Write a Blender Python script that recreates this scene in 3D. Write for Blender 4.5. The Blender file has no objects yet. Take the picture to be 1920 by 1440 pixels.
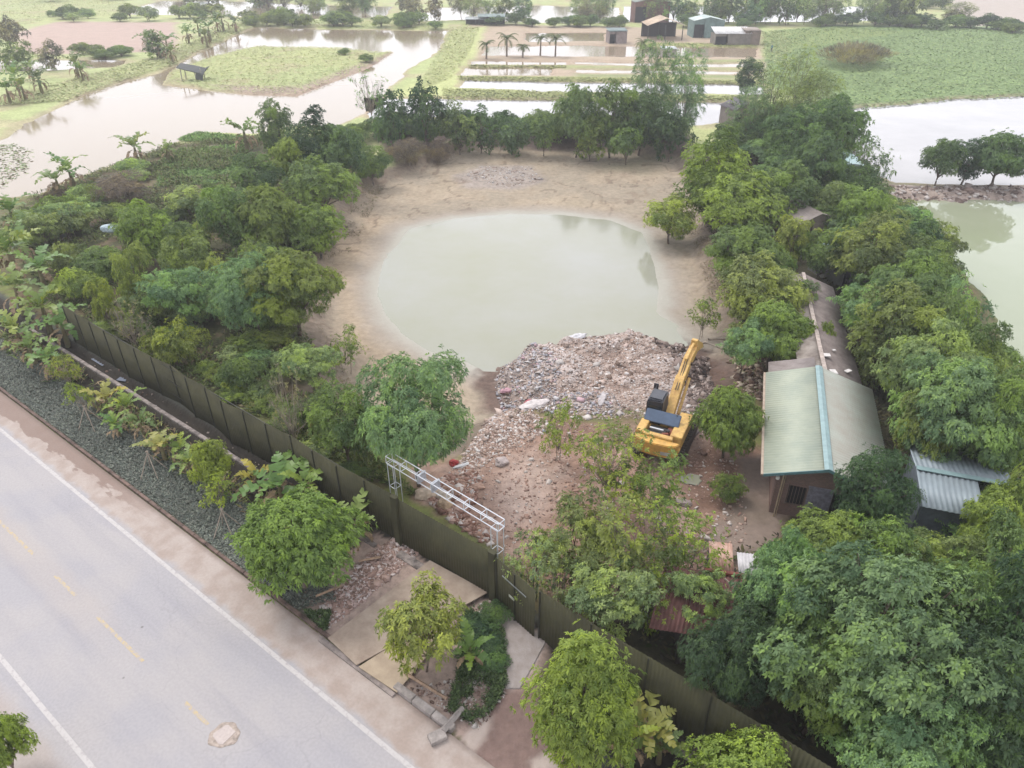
import bpy, bmesh, math, random
import numpy as np
from mathutils import Vector, Matrix

rng = np.random.default_rng(7)
random.seed(7)
S = bpy.context.scene
COL = S.collection

# ------------------------------------------------------------------ camera
CAM_H = 25.0
PITCH = math.atan((720 + 134) / 1356.0)          # degrees below the horizon
FPX = 1356.0
cam_d = bpy.data.cameras.new("camera")
cam = bpy.data.objects.new("camera", cam_d)
COL.objects.link(cam)
cam.location = (0, 0, CAM_H)
cam.rotation_euler = (math.pi / 2 - PITCH, 0, 0)
cam_d.sensor_width = 36
cam_d.lens = 36 * FPX / 1920.0
cam_d.clip_end = 3000
S.camera = cam
S.render.resolution_x, S.render.resolution_y = 1024, 768

# ------------------------------------------------------------------ world, sun, exposure
SUN_EL, SUN_AZ = 56, 312       # azimuth clockwise from +Y
w = bpy.data.worlds.new("World"); S.world = w; w.use_nodes = True
nt = w.node_tree; nt.nodes.clear()
out = nt.nodes.new("ShaderNodeOutputWorld"); bg = nt.nodes.new("ShaderNodeBackground")
sky = nt.nodes.new("ShaderNodeTexSky"); sky.sky_type = 'NISHITA'; sky.sun_disc = False
sky.sun_elevation = math.radians(SUN_EL); sky.sun_rotation = math.radians(SUN_AZ)
sky.dust_density = 4.0; sky.air_density = 1.0; sky.ozone_density = 1.0
# cloud layer: soft white overcast over the sky texture
tc = nt.nodes.new("ShaderNodeTexCoord"); mp = nt.nodes.new("ShaderNodeMapping")
mp.inputs['Scale'].default_value = (1.5, 1.5, 4.0)
nz = nt.nodes.new("ShaderNodeTexNoise"); nz.inputs['Scale'].default_value = 1.6; nz.inputs['Detail'].default_value = 6
cr = nt.nodes.new("ShaderNodeValToRGB")
cr.color_ramp.elements[0].position = 0.25; cr.color_ramp.elements[0].color = (0.72, 0.72, 0.72, 1)
cr.color_ramp.elements[1].position = 0.6; cr.color_ramp.elements[1].color = (0.97, 0.97, 0.97, 1)
mx = nt.nodes.new("ShaderNodeMixRGB"); mx.inputs[2].default_value = (9.2, 9.3, 9.9, 1)
nt.links.new(tc.outputs['Generated'], mp.inputs[0]); nt.links.new(mp.outputs[0], nz.inputs[0])
nt.links.new(nz.outputs[0], cr.inputs[0]); nt.links.new(cr.outputs[0], mx.inputs[0])
nt.links.new(sky.outputs[0], mx.inputs[1]); nt.links.new(mx.outputs[0], bg.inputs[0])
bg.inputs[1].default_value = 0.15
# the cloud deck is brightest low in the sky ahead, round the veiled sun
sx_ = nt.nodes.new("ShaderNodeSeparateXYZ"); nt.links.new(tc.outputs['Generated'], sx_.inputs[0])
r1 = nt.nodes.new("ShaderNodeMapRange"); r1.inputs[1].default_value = -0.3; r1.inputs[2].default_value = 0.95; r1.inputs[3].default_value = 0.9; r1.inputs[4].default_value = 1.15
nt.links.new(sx_.outputs[1], r1.inputs[0])
sc_ = nt.nodes.new("ShaderNodeVectorMath"); sc_.operation = 'SCALE'
nt.links.new(mx.outputs[0], sc_.inputs[0]); nt.links.new(r1.outputs[0], sc_.inputs['Scale']); nt.links.new(sc_.outputs[0], bg.inputs[0])
nt.links.new(bg.outputs[0], out.inputs[0])
sd = bpy.data.lights.new("sun", 'SUN'); sd.energy = 1.6; sd.angle = math.radians(20); sd.color = (1, 0.95, 0.87)
sun = bpy.data.objects.new("sun", sd); COL.objects.link(sun)
a = math.radians(SUN_AZ); e = math.radians(SUN_EL)
sdir = Vector((math.sin(a) * math.cos(e), math.cos(a) * math.cos(e), math.sin(e)))
sun.rotation_euler = sdir.to_track_quat('Z', 'Y').to_euler()
S.view_settings.view_transform = 'Standard'; S.view_settings.look = 'None'
S.view_settings.exposure = 0.32; S.view_settings.gamma = 1
S.cycles.max_bounces = 6; S.cycles.transparent_max_bounces = 4; S.cycles.volume_bounces = 0
KREF = 1.62        # photo brightness of an albedo-1 surface under this light

# ------------------------------------------------------------------ helpers
def at(u, v, z=0.0):
    """world point at height z seen at photo pixel (1920x1440)"""
    dx = (u - 960) / FPX; dy = (720 - v) / FPX
    Y = math.cos(PITCH) + dy * math.sin(PITCH); Z = -math.sin(PITCH) + dy * math.cos(PITCH)
    t = (z - CAM_H) / Z
    return (dx * t, Y * t)
def ats(pts, z=0.0): return np.array([at(u, v, z) for u, v in pts])
def lin(c):
    c = np.asarray(c, float) / 255.0
    return np.where(c <= 0.04045, c / 12.92, ((c + 0.055) / 1.055) ** 2.4)
def P(r, g, b): return tuple(np.clip(lin((r, g, b)) / KREF, 0.003, 0.85))

def mesh_np(name, V, F, smooth=False, attrs=None, mats=None, midx=None):
    """V (n,3), F (m,3|4) arrays"""
    V = np.asarray(V, np.float32); F = np.asarray(F, np.int32)
    me = bpy.data.meshes.new(name)
    n, m, k = len(V), len(F), F.shape[1]
    me.vertices.add(n); me.vertices.foreach_set("co", V.ravel())
    me.loops.add(m * k); me.loops.foreach_set("vertex_index", F.ravel())
    me.polygons.add(m); me.polygons.foreach_set("loop_start", np.arange(0, m * k, k, dtype=np.int32))
    me.polygons.foreach_set("loop_total", np.full(m, k, np.int32))
    if smooth: me.polygons.foreach_set("use_smooth", np.ones(m, bool))
    for x in (mats or []): me.materials.append(x)
    if midx is not None: me.polygons.foreach_set("material_index", np.asarray(midx, np.int32))
    for an, (typ, dat) in (attrs or {}).items():
        at_ = me.attributes.new(an, typ, 'POINT')
        at_.data.foreach_set('color' if 'COLOR' in typ else 'value', np.asarray(dat, np.float32).ravel())
    me.update(); me.validate()
    return me
def link(name, me, parent=None, loc=None, rot=None):
    o = bpy.data.objects.new(name, me); COL.objects.link(o)
    if parent is not None: o.parent = parent
    if loc is not None: o.location = loc
    if rot is not None: o.rotation_euler = rot
    return o
def tag(o, label, cat, group=None, kind=None):
    if label: o['label'] = label
    if cat: o['category'] = cat
    if group: o['group'] = group
    if kind: o['kind'] = kind
    return o
def thing(name, label, cat, loc=(0, 0, 0), rz=0, group=None):
    return tag(link(name, None, loc=loc, rot=(0, 0, rz)), label, cat, group)
class MB:
    def __init__(s): s.V = []; s.F = []; s.C = []; s.G = []
    def add(s, V, F, c=None):
        s.G.append((list(V), list(F), c))
        n = len(s.V); s.V += [tuple(v) for v in V]; s.F += [tuple(i + n for i in f) for f in F]
        if c is not None: s.C += [(*c, 1)] * len(V)
    def box(s, c, d, rz=0, M=None, col=None, tap=1.0):
        x, y, z = d[0] / 2, d[1] / 2, d[2] / 2
        V = [(-x, -y, -z), (x, -y, -z), (x, y, -z), (-x, y, -z), (-x * tap, -y * tap, z), (x * tap, -y * tap, z), (x * tap, y * tap, z), (-x * tap, y * tap, z)]
        if M is None: M = Matrix.Rotation(rz, 4, 'Z')
        V = [tuple((M @ Vector(v)) + Vector(c)) for v in V]
        s.add(V, [(3, 2, 1, 0), (4, 5, 6, 7), (0, 1, 5, 4), (1, 2, 6, 5), (2, 3, 7, 6), (3, 0, 4, 7)], col)
    def bar(s, a, b, r, n=6, r2=None, col=None):
        a = Vector(a); b = Vector(b); r2 = r if r2 is None else r2
        q = (b - a).to_track_quat('Z', 'Y'); V = []
        for p, rr in ((a, r), (b, r2)):
            for i in range(n):
                t = 2 * math.pi * i / n
                V.append(tuple(p + q @ Vector((rr * math.cos(t), rr * math.sin(t), 0))))
        F = [(i, (i + 1) % n, n + (i + 1) % n, n + i) for i in range(n)] + [tuple(range(n - 1, -1, -1)), tuple(range(n, 2 * n))]
        s.add(V, F, col)
    def prism(s, pts, z0, z1, col=None):
        n = len(pts); V = [(x, y, z0) for x, y in pts] + [(x, y, z1) for x, y in pts]
        s.add(V, [tuple(range(n - 1, -1, -1)), tuple(range(n, 2 * n))] + [(i, (i + 1) % n, n + (i + 1) % n, n + i) for i in range(n)], col)
    def each(s, name, mat, parent=None, bevel=0):
        for V, F, c in s.G:
            m_ = MB(); m_.add(V, F, c); m_.build(name, mat, parent, bevel)
    def build(s, name, mat, parent=None, bevel=0, smooth=False):
        me = bpy.data.meshes.new(name); me.from_pydata(s.V, [], s.F); me.materials.append(mat)
        if s.C:
            ca = me.attributes.new('col', 'FLOAT_COLOR', 'POINT'); ca.data.foreach_set('color', np.array(s.C, np.float32).ravel())
        bm = bmesh.new(); bm.from_mesh(me)
        bmesh.ops.recalc_face_normals(bm, faces=bm.faces)
        if bevel: bmesh.ops.bevel(bm, geom=list(bm.edges), offset=bevel, segments=2, affect='EDGES', clamp_overlap=True)
        bm.to_mesh(me); bm.free()
        if smooth: me.polygons.foreach_set("use_smooth", np.ones(len(me.polygons), bool))
        return link(name, me, parent)

# ---- numpy noise and polygons
_tab = rng.random((256, 256))
def vnoise(x, y, s):
    x = x / s; y = y / s
    xi = np.floor(x).astype(int); yi = np.floor(y).astype(int); fx = x - xi; fy = y - yi
    fx = fx * fx * (3 - 2 * fx); fy = fy * fy * (3 - 2 * fy)
    g = lambda i, j: _tab[(xi + i) % 256, (yi + j) % 256]
    return (g(0, 0) * (1 - fx) + g(1, 0) * fx) * (1 - fy) + (g(0, 1) * (1 - fx) + g(1, 1) * fx) * fy
def fbm(x, y, s, o=4):
    r = 0; a_ = 0.5; t = 0
    for i in range(o):
        r = r + a_ * vnoise(x + 37.7 * i, y - 19.3 * i, s); t += a_; s *= 0.5; a_ *= 0.55
    return r / t
def sdf(X, Y, poly, pad=6.0):
    """signed distance, positive inside; -pad far away"""
    poly = np.asarray(poly, float); res = np.full(X.shape, -float(pad))
    m = (X > poly[:, 0].min() - pad) & (X < poly[:, 0].max() + pad) & (Y > poly[:, 1].min() - pad) & (Y < poly[:, 1].max() + pad)
    x = X[m]; y = Y[m]; d = np.full(x.shape, 1e9); ins = np.zeros(x.shape, bool)
    n = len(poly)
    for i in range(n):
        ax, ay = poly[i]; bx, by = poly[(i + 1) % n]
        ex, ey = bx - ax, by - ay; L = ex * ex + ey * ey + 1e-12
        t = np.clip(((x - ax) * ex + (y - ay) * ey) / L, 0, 1)
        d = np.minimum(d, (x - ax - t * ex) ** 2 + (y - ay - t * ey) ** 2)
        c = ((ay > y) != (by > y)) & (x < ex * (y - ay) / (ey if abs(ey) > 1e-12 else 1e-12) + ax)
        ins ^= c
    d = np.sqrt(d); res[m] = np.where(ins, d, -d)
    return res
def sm(a_, b_, x):
    t = np.clip((x - a_) / (b_ - a_), 0, 1); return t * t * (3 - 2 * t)

# ------------------------------------------------------------------ materials
def new_mat(name):
    m = bpy.data.materials.new(name); m.use_nodes = True
    return m, m.node_tree, m.node_tree.nodes['Principled BSDF']
def mat(name, col, rough=0.7, metal=0.0, var=0.12, scale=3.0, bump=0.0, bscale=20.0, col2=None, spec=None):
    m, t, b = new_mat(name)
    b.inputs['Roughness'].default_value = rough; b.inputs['Metallic'].default_value = metal
    if spec is not None: b.inputs['Specular IOR Level'].default_value = spec
    tc = t.nodes.new('ShaderNodeTexCoord'); n = t.nodes.new('ShaderNodeTexNoise'); n.inputs['Scale'].default_value = scale; n.inputs['Detail'].default_value = 8; n.inputs['Roughness'].default_value = 0.65
    t.links.new(tc.outputs['Object'], n.inputs['Vector'])
    r = t.nodes.new('ShaderNodeValToRGB'); c = np.array(col); d = np.array(col2) if col2 is not None else c * (1 - 2 * var)
    r.color_ramp.elements[0].position = 0.35; r.color_ramp.elements[1].position = 0.65
    r.color_ramp.elements[0].color = (*np.clip(d, 0, 1), 1); r.color_ramp.elements[1].color = (*np.clip(c * (1 + (var if col2 is None else 0)), 0, 1), 1)
    t.links.new(n.outputs[0], r.inputs[0]); t.links.new(r.outputs[0], b.inputs['Base Color'])
    if bump:
        n2 = t.nodes.new('ShaderNodeTexNoise'); n2.inputs['Scale'].default_value = bscale; n2.inputs['Detail'].default_value = 5
        t.links.new(tc.outputs['Object'], n2.inputs['Vector'])
        bp = t.nodes.new('ShaderNodeBump'); bp.inputs['Strength'].default_value = bump; bp.inputs['Distance'].default_value = 0.05
        t.links.new(n2.outputs[0], bp.inputs['Height']); t.links.new(bp.outputs[0], b.inputs['Normal'])
    return m
def attr_mat(name, rough=0.85, bump=0.6, noise=True):
    m, t, b = new_mat(name); b.inputs['Roughness'].default_value = rough; b.inputs['Specular IOR Level'].default_value = 0.25
    a_ = t.nodes.new('ShaderNodeAttribute'); a_.attribute_name = 'col'
    if not noise:
        t.links.new(a_.outputs['Color'], b.inputs['Base Color']); return m
    g = t.nodes.new('ShaderNodeNewGeometry')
    n = t.nodes.new('ShaderNodeTexNoise'); n.inputs['Scale'].default_value = 2.2; n.inputs['Detail'].default_value = 9; n.inputs['Roughness'].default_value = 0.7
    n3 = t.nodes.new('ShaderNodeTexNoise'); n3.inputs['Scale'].default_value = 0.35; n3.inputs['Detail'].default_value = 6
    t.links.new(g.outputs['Position'], n.inputs['Vector']); t.links.new(g.outputs['Position'], n3.inputs['Vector'])
    r = t.nodes.new('ShaderNodeMapRange'); r.inputs[1].default_value = 0.3; r.inputs[2].default_value = 0.7; r.inputs[3].default_value = 0.62; r.inputs[4].default_value = 1.38
    r3 = t.nodes.new('ShaderNodeMapRange'); r3.inputs[1].default_value = 0.3; r3.inputs[2].default_value = 0.7; r3.inputs[3].default_value = 0.85; r3.inputs[4].default_value = 1.15
    t.links.new(n.outputs[0], r.inputs[0]); t.links.new(n3.outputs[0], r3.inputs[0])
    mu = t.nodes.new('ShaderNodeMath'); mu.operation = 'MULTIPLY'; t.links.new(r.outputs[0], mu.inputs[0]); t.links.new(r3.outputs[0], mu.inputs[1])
    # alpha of the attribute holds how strongly the grain shows
    mm = t.nodes.new('ShaderNodeMix'); mm.data_type = 'FLOAT'; mm.inputs[2].default_value = 1.0
    t.links.new(a_.outputs['Alpha'], mm.inputs[0]); t.links.new(mu.outputs[0], mm.inputs[3])
    vm = t.nodes.new('ShaderNodeVectorMath'); vm.operation = 'SCALE'
    t.links.new(a_.outputs['Color'], vm.inputs[0]); t.links.new(mm.outputs[0], vm.inputs['Scale'])
    t.links.new(vm.outputs[0], b.inputs['Base Color'])
    bp = t.nodes.new('ShaderNodeBump'); bp.inputs['Strength'].default_value = bump; bp.inputs['Distance'].default_value = 0.12
    t.links.new(n.outputs[0], bp.inputs['Height']); t.links.new(bp.outputs[0], b.inputs['Normal'])
    return m
M_ground = attr_mat('ground_soil')
M_attr = attr_mat('mixed_debris', rough=0.8, noise=False)
M_cover = attr_mat('ground_cover_leaf', rough=0.7, noise=False)

def leaf_material(name, warm=(1.35, 1.36, 0.8), dark=(0.5, 0.58, 0.62), rough=0.55, trans=0.34):
    m, t, b = new_mat(name)
    oi = t.nodes.new('ShaderNodeObjectInfo'); a_ = t.nodes.new('ShaderNodeAttribute'); a_.attribute_name = 'lc'
    r = t.nodes.new('ShaderNodeValToRGB')
    r.color_ramp.elements[0].position = 0.0; r.color_ramp.elements[0].color = (*[x / 2 for x in dark], 1)
    r.color_ramp.elements[1].position = 1.0; r.color_ramp.elements[1].color = (*[x / 2 for x in warm], 1)
    k = r.color_ramp.elements.new(0.5); k.color = (0.5, 0.5, 0.5, 1)
    t.links.new(a_.outputs['Fac'], r.inputs[0])
    mu = t.nodes.new('ShaderNodeMixRGB'); mu.blend_type = 'MULTIPLY'; mu.inputs[0].default_value = 1
    t.links.new(oi.outputs['Color'], mu.inputs[1]); t.links.new(r.outputs[0], mu.inputs[2])
    sc = t.nodes.new('ShaderNodeVectorMath'); sc.operation = 'SCALE'; sc.inputs['Scale'].default_value = 2.0
    t.links.new(mu.outputs[0], sc.inputs[0]); t.links.new(sc.outputs[0], b.inputs['Base Color'])
    b.inputs['Roughness'].default_value = rough; b.inputs['Specular IOR Level'].default_value = 0.22
    tr = t.nodes.new('ShaderNodeBsdfTranslucent'); t.links.new(sc.outputs[0], tr.inputs[0])
    ms = t.nodes.new('ShaderNodeMixShader'); ms.inputs[0].default_value = trans
    o = t.nodes['Material Output']; t.links.new(b.outputs[0], ms.inputs[1]); t.links.new(tr.outputs[0], ms.inputs[2]); t.links.new(ms.outputs[0], o.inputs[0])
    return m
M_leaf = leaf_material('leaf')
M_bark = mat('bark', (0.17, 0.13, 0.10), 0.9, var=0.3, scale=8, bump=0.5)
M_twig = mat('pale_twig', (0.30, 0.25, 0.20), 0.9, var=0.2, scale=8)
M_conc = mat('concrete', P(186, 176, 170), 0.9, var=0.18, scale=2.5, bump=0.3)
M_kerb = mat('kerb_concrete', P(165, 152, 146), 0.9, var=0.3, scale=1.6, bump=0.3)
M_fence = None

def water_mat(name, col, rough=0.06, bump=0.06, scale=0.8, spec=0.5, col2=None, pscale=0.05):
    m = mat(name, col, rough, var=0.1, scale=pscale, col2=col2, spec=spec)
    t = m.node_tree; b = t.nodes['Principled BSDF']; b.inputs['IOR'].default_value = 1.45
    tc = t.nodes.new('ShaderNodeTexCoord'); n2 = t.nodes.new('ShaderNodeTexNoise'); n2.inputs['Scale'].default_value = scale; n2.inputs['Detail'].default_value = 4
    t.links.new(tc.outputs['Object'], n2.inputs['Vector'])
    bp = t.nodes.new('ShaderNodeBump'); bp.inputs['Strength'].default_value = bump; bp.inputs['Distance'].default_value = 0.1
    t.links.new(n2.outputs[0], bp.inputs['Height']); t.links.new(bp.outputs[0], b.inputs['Normal'])
    return m

# ------------------------------------------------------------------ road frame
RO = np.array([-30.1, 34.6]); RD = np.array([0.7950, -0.6066]); RN = np.array([0.6066, 0.7950])
def rp(s, n, z=0.0):
    p = RO + RD * s + RN * n; return (p[0], p[1], z)
R_ANG = math.atan2(RD[1], RD[0])
def sn(x, y): return (x - RO[0]) * RD[0] + (y - RO[1]) * RD[1], (x - RO[0]) * RN[0] + (y - RO[1]) * RN[1]

# ------------------------------------------------------------------ layout polygons
WZ = -1.3
basin = np.vstack([ats([(560, 470), (600, 415), (640, 372), (680, 330), (760, 300), (850, 262), (1000, 258), (1150, 262), (1290, 278), (1330, 340), (1345, 420), (1340, 470), (1375, 560), (1400, 640), (1385, 700)]),
                   ats([(1330, 730), (1180, 740), (1000, 760), (915, 800), (870, 850), (800, 850), (700, 810), (640, 790), (580, 740), (570, 640), (560, 560)])])
pond_w = ats([(716, 592), (700, 555), (706, 510), (722, 476), (766, 428), (850, 408), (950, 400), (1050, 402), (1150, 412), (1205, 435), (1225, 470), (1240, 530), (1238, 585), (1270, 612), (1300, 650), (1200, 680), (1000, 700), (905, 700), (870, 680), (800, 662), (745, 625)], WZ)
mound = ats([(914, 700), (925, 672), (975, 642), (1060, 620), (1130, 611), (1200, 611), (1260, 624), (1310, 650), (1350, 690), (1345, 770), (1290, 800), (1200, 800), (1080, 800), (1000, 785), (950, 770), (925, 740)], -0.6)
WB = {  # far water bodies: name -> (px polygon, level, colour, far?)
 'west': [(0, 262), (60, 225), (120, 196), (200, 164), (300, 136), (360, 106), (430, 72), (480, 52), (600, 55), (840, 58), (822, 100), (765, 130), (735, 165), (690, 205), (640, 235), (540, 236), (480, 252), (372, 248), (330, 268), (210, 312), (110, 345), (70, 365), (-60, 380), (-200, 330)],
 'north_west': [(225, 22), (300, 2), (420, 2), (560, 8), (735, 12), (720, 32), (560, 38), (430, 30), (250, 28)],
 'strip_west': [(-60, 116), (60, 112), (240, 113), (220, 128), (60, 134), (-60, 136)],
 'north_mid': [(745, 40), (830, 14), (1000, 10), (1160, 14), (1165, 42), (1040, 44), (900, 38)],
 'north_east': [(1170, 12), (1300, 12), (1500, 12), (1660, 12), (1712, 38), (1500, 42), (1290, 42), (1170, 42)],
 'row_a': [(985, 62), (1135, 61), (1130, 78), (985, 80)],
 'row_b': [(915, 86), (1080, 85), (1250, 88), (1420, 90), (1420, 108), (1250, 108), (905, 105)],
 'row_c': [(872, 127), (1035, 128), (1035, 143), (865, 142)],
 'row_c2': [(885, 115), (1060, 116), (1060, 122), (880, 122)],
 'row_f': [(1080, 131), (1240, 132), (1420, 135), (1420, 140), (1240, 139), (1080, 137)],
 'row_g': [(1080, 116), (1240, 119), (1420, 120), (1420, 126), (1240, 125), (1080, 121)],
 'row_d': [(868, 150), (1050, 154), (1240, 156), (1435, 160), (1435, 178), (1240, 178), (1030, 173), (866, 165)],
 'row_e': [(690, 185), (820, 185), (1000, 188), (1200, 190), (1400, 194), (1385, 225), (1280, 238), (1000, 232), (820, 222), (700, 225)],
 'east_white': [(1560, 208), (1640, 200), (1700, 196), (1800, 186), (1920, 179), (2300, 175), (2500, 340), (1920, 346), (1750, 347), (1680, 345), (1640, 330), (1590, 280)],
 'east_green': [(1690, 374), (1920, 377), (2300, 374), (2600, 760), (1960, 780), (1915, 740), (1845, 560), (1760, 450), (1672, 424)],
}
WLEV = {k: -0.3 for k in WB}; WLEV['east_green'] = -0.6
WPOLY = {k: ats(v, WLEV[k]) for k, v in WB.items()}
island = ats([(303, 160), (325, 132), (400, 106), (480, 88), (640, 91), (700, 99), (738, 98), (690, 128), (560, 180), (470, 178), (390, 170)], -0.3)

# ------------------------------------------------------------------ ground sheet
ys = [-60.0]
while ys[-1] < 10: ys.append(ys[-1] + 2)
while ys[-1] < 900:
    y = ys[-1]
    ys.append(y + (0.2 if y < 55 else min(25, 0.2 * (y / 55) ** 1.75)))
xh = [0.0]
while xh[-1] < 900: xh.append(xh[-1] + (0.2 if xh[-1] < 32 else min(25, 0.2 * (xh[-1] / 32) ** 1.35)))
xs = np.array([-q for q in xh[:0:-1]] + xh); ys = np.array(ys)
GX, GY = np.meshgrid(xs, ys)
print('ground grid', GX.shape)
Sx, Nx = sn(GX, GY)
n1 = fbm(GX, GY, 6.0); n2 = fbm(GX + 91, GY - 50, 1.2); n3 = fbm(GX - 33, GY + 70, 25.0)
warp = (n1 - 0.5) * 3.0
dist = np.sqrt(GX ** 2 + GY ** 2)
wj = (n2 - 0.5) * 0.9 + warp * np.clip(dist / 150, 0.15, 1.0)      # uneven edges
Z = ((n1 - 0.5) * 0.25 + (n2 - 0.5) * 0.12) / (1 + (dist / 75) ** 3)
dB = sdf(GX, GY, basin, 5) + wj * 0.9
bz = -1.22 * sm(-0.4, 2.6, dB)
Z = Z * (1 - 0.75 * sm(-0.5, 1.5, dB)) + bz
dW = sdf(GX, GY, pond_w, 6) + (n1 - 0.5) * 1.2
Z = Z - 0.07 * sm(-3, 0, dW) - 0.35 * sm(0.0, 3.0, dW)
dM = sdf(GX, GY, mound, 5) + (n2 - 0.5) * 1.4
mh = -1.75 + 1.75 * sm(-0.8, 3.0, dM) + (n2 - 0.5) * 1.1 * sm(0, 2, dM) + (n1 - 0.4) * 0.8 * sm(1, 4, dM)
Z = np.where(dM > -1.2, np.maximum(Z, mh), Z)
dI = sdf(GX, GY, island, 8)
dWB = {}
for k, pl in WPOLY.items():
    d = sdf(GX, GY, pl, 8) + wj * 0.8
    if k == 'west': d = np.minimum(d, -dI + wj * 0.4)
    dWB[k] = d
    Z = np.where(d > -1.0, Z * (1 - sm(-1.0, 0.2, d)) + (WLEV[k] - 0.02) * sm(-1.0, 0.2, d), Z) - 0.6 * sm(0.1, 2.0, d)
# roadside: flat shoulder, verge, ditch beside the beam
flat = sm(8.6, 7.4, Nx) * sm(-60, -55, Nx)
Z = Z * (1 - 0.85 * flat)
dit = sm(4.7, 5.3, Nx) * sm(6.55, 6.25, Nx) + 0.5 * sm(6.95, 7.1, Nx) * sm(7.7, 7.5, Nx)
gap = sdf(GX, GY, ats([(560, 1090), (720, 990), (1040, 1180), (1010, 1290), (900, 1440), (760, 1440), (600, 1200)]), 3)
dit = dit * sm(0.3, -0.8, gap)
Z = Z - 0.7 * dit - 0.08 * sm(2.1, 1.6, Nx) * sm(-60, -50, Nx)
GZ = Z
def zat(x, y):
    i = int(np.clip(np.searchsorted(xs, x) - 1, 0, len(xs) - 2)); j = int(np.clip(np.searchsorted(ys, y) - 1, 0, len(ys) - 2))
    fx = (x - xs[i]) / (xs[i + 1] - xs[i]); fy = (y - ys[j]) / (ys[j + 1] - ys[j])
    return float((GZ[j, i] * (1 - fx) + GZ[j, i + 1] * fx) * (1 - fy) + (GZ[j + 1, i] * (1 - fx) + GZ[j + 1, i + 1] * fx) * fy)
def zat_v(x, y):
    i = np.clip(np.searchsorted(xs, x) - 1, 0, len(xs) - 2); j = np.clip(np.searchsorted(ys, y) - 1, 0, len(ys) - 2)
    fx = (x - xs[i]) / (xs[i + 1] - xs[i]); fy = (y - ys[j]) / (ys[j + 1] - ys[j])
    return (GZ[j, i] * (1 - fx) + GZ[j, i + 1] * fx) * (1 - fy) + (GZ[j + 1, i] * (1 - fx) + GZ[j + 1, i + 1] * fx) * fy

C = np.zeros(GX.shape + (4,)); C[..., 3] = 1.0
def paint(mask, c, grain=None):
    m = np.clip(mask, 0, 1)[..., None]
    C[..., :3] = C[..., :3] * (1 - m) + np.array(c) * m
    if grain is not None: C[..., 3] = C[..., 3] * (1 - m[..., 0]) + grain * m[..., 0]
C[..., :3] = P(118, 120, 78)
paint(sm(0.45, 0.6, n1), P(134, 142, 78)); paint(sm(0.5, 0.62, n2) * 0.6, P(128, 108, 82))
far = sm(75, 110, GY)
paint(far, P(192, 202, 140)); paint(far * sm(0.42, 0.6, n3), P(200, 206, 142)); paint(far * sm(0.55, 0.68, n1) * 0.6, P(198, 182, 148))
# dark litter soil under the woods
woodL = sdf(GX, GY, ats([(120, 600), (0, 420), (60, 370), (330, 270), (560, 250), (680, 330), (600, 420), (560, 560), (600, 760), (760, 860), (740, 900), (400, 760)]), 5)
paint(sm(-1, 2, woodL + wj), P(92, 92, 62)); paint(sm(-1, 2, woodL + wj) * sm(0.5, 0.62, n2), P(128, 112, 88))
clr = sdf(GX, GY, ats([(330, 290), (390, 270), (450, 272), (440, 335), (300, 345)]), 5)
paint(sm(-1, 1.5, clr + wj), P(120, 152, 84))
clr2 = sdf(GX, GY, ats([(335, 268), (375, 270), (450, 272), (450, 283), (330, 282)]), 5); paint(sm(-0.3, 0.5, clr2), P(150, 135, 115))
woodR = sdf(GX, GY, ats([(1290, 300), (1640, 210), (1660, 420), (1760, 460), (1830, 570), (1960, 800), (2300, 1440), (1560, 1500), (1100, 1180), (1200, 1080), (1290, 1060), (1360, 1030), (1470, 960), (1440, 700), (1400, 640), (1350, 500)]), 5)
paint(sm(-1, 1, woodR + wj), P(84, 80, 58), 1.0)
# mud of the drained pond
paint(sm(-0.6, 0.6, dB), P(178, 164, 144), 0.6)
paint(sm(-0.6, 0.6, dB) * sm(0.45, 0.62, n1) * 0.7, P(192, 174, 150))
gm = sdf(GX, GY, ats([(780, 285), (900, 278), (1250, 290), (1220, 370), (1000, 380), (860, 350)], -1.2), 6)
paint(sm(-3, 4, gm + warp) * 0.6 * sm(0.3, 0.55, n3), P(172, 168, 128))
lm = sdf(GX, GY, ats([(600, 470), (700, 400), (720, 480), (690, 580), (720, 640), (840, 700), (880, 760), (760, 780), (640, 700)], -1.2), 6)
paint(sm(-2, 2, lm + warp) * 0.5, P(208, 182, 152))
paint(sm(-0.6, 0.6, dB) * sm(3.0, 0.2, dB) * 0.75, P(116, 100, 88), 0.9)      # bank slope
sh = sdf(GX, GY, ats([(850, 330), (900, 310), (990, 312), (1030, 340), (960, 356), (880, 350)], -1.2), 3)
paint(sm(-1.0, 1.0, sh + wj * 1.5) * 0.8, P(180, 168, 160), 1.0)
# mud cracks: thin dark wandering lines
ck = np.abs(fbm(GX + 11, GY + 5, 7.0, 3) - 0.5) < 0.0035 + 0.00008 * dist
paint(sm(0, 1, dB) * ck * 0.55 * (n2 > 0.42), P(120, 100, 84))
paint(sm(0, 1, dB) * (fbm(GX - 71, GY + 45, 0.8, 2) > 0.76) * 0.4, P(150, 128, 108))
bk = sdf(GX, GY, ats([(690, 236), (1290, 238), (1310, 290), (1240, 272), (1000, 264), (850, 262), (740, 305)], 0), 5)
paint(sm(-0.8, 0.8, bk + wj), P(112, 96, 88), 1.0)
paint(sm(-3.2, -0.6, dW + wj), P(184, 172, 158), 0.25)                                   # wet shore
paint(sm(-1.4, 0.3, dW + wj * 0.6), P(198, 194, 182), 0.08)
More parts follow.
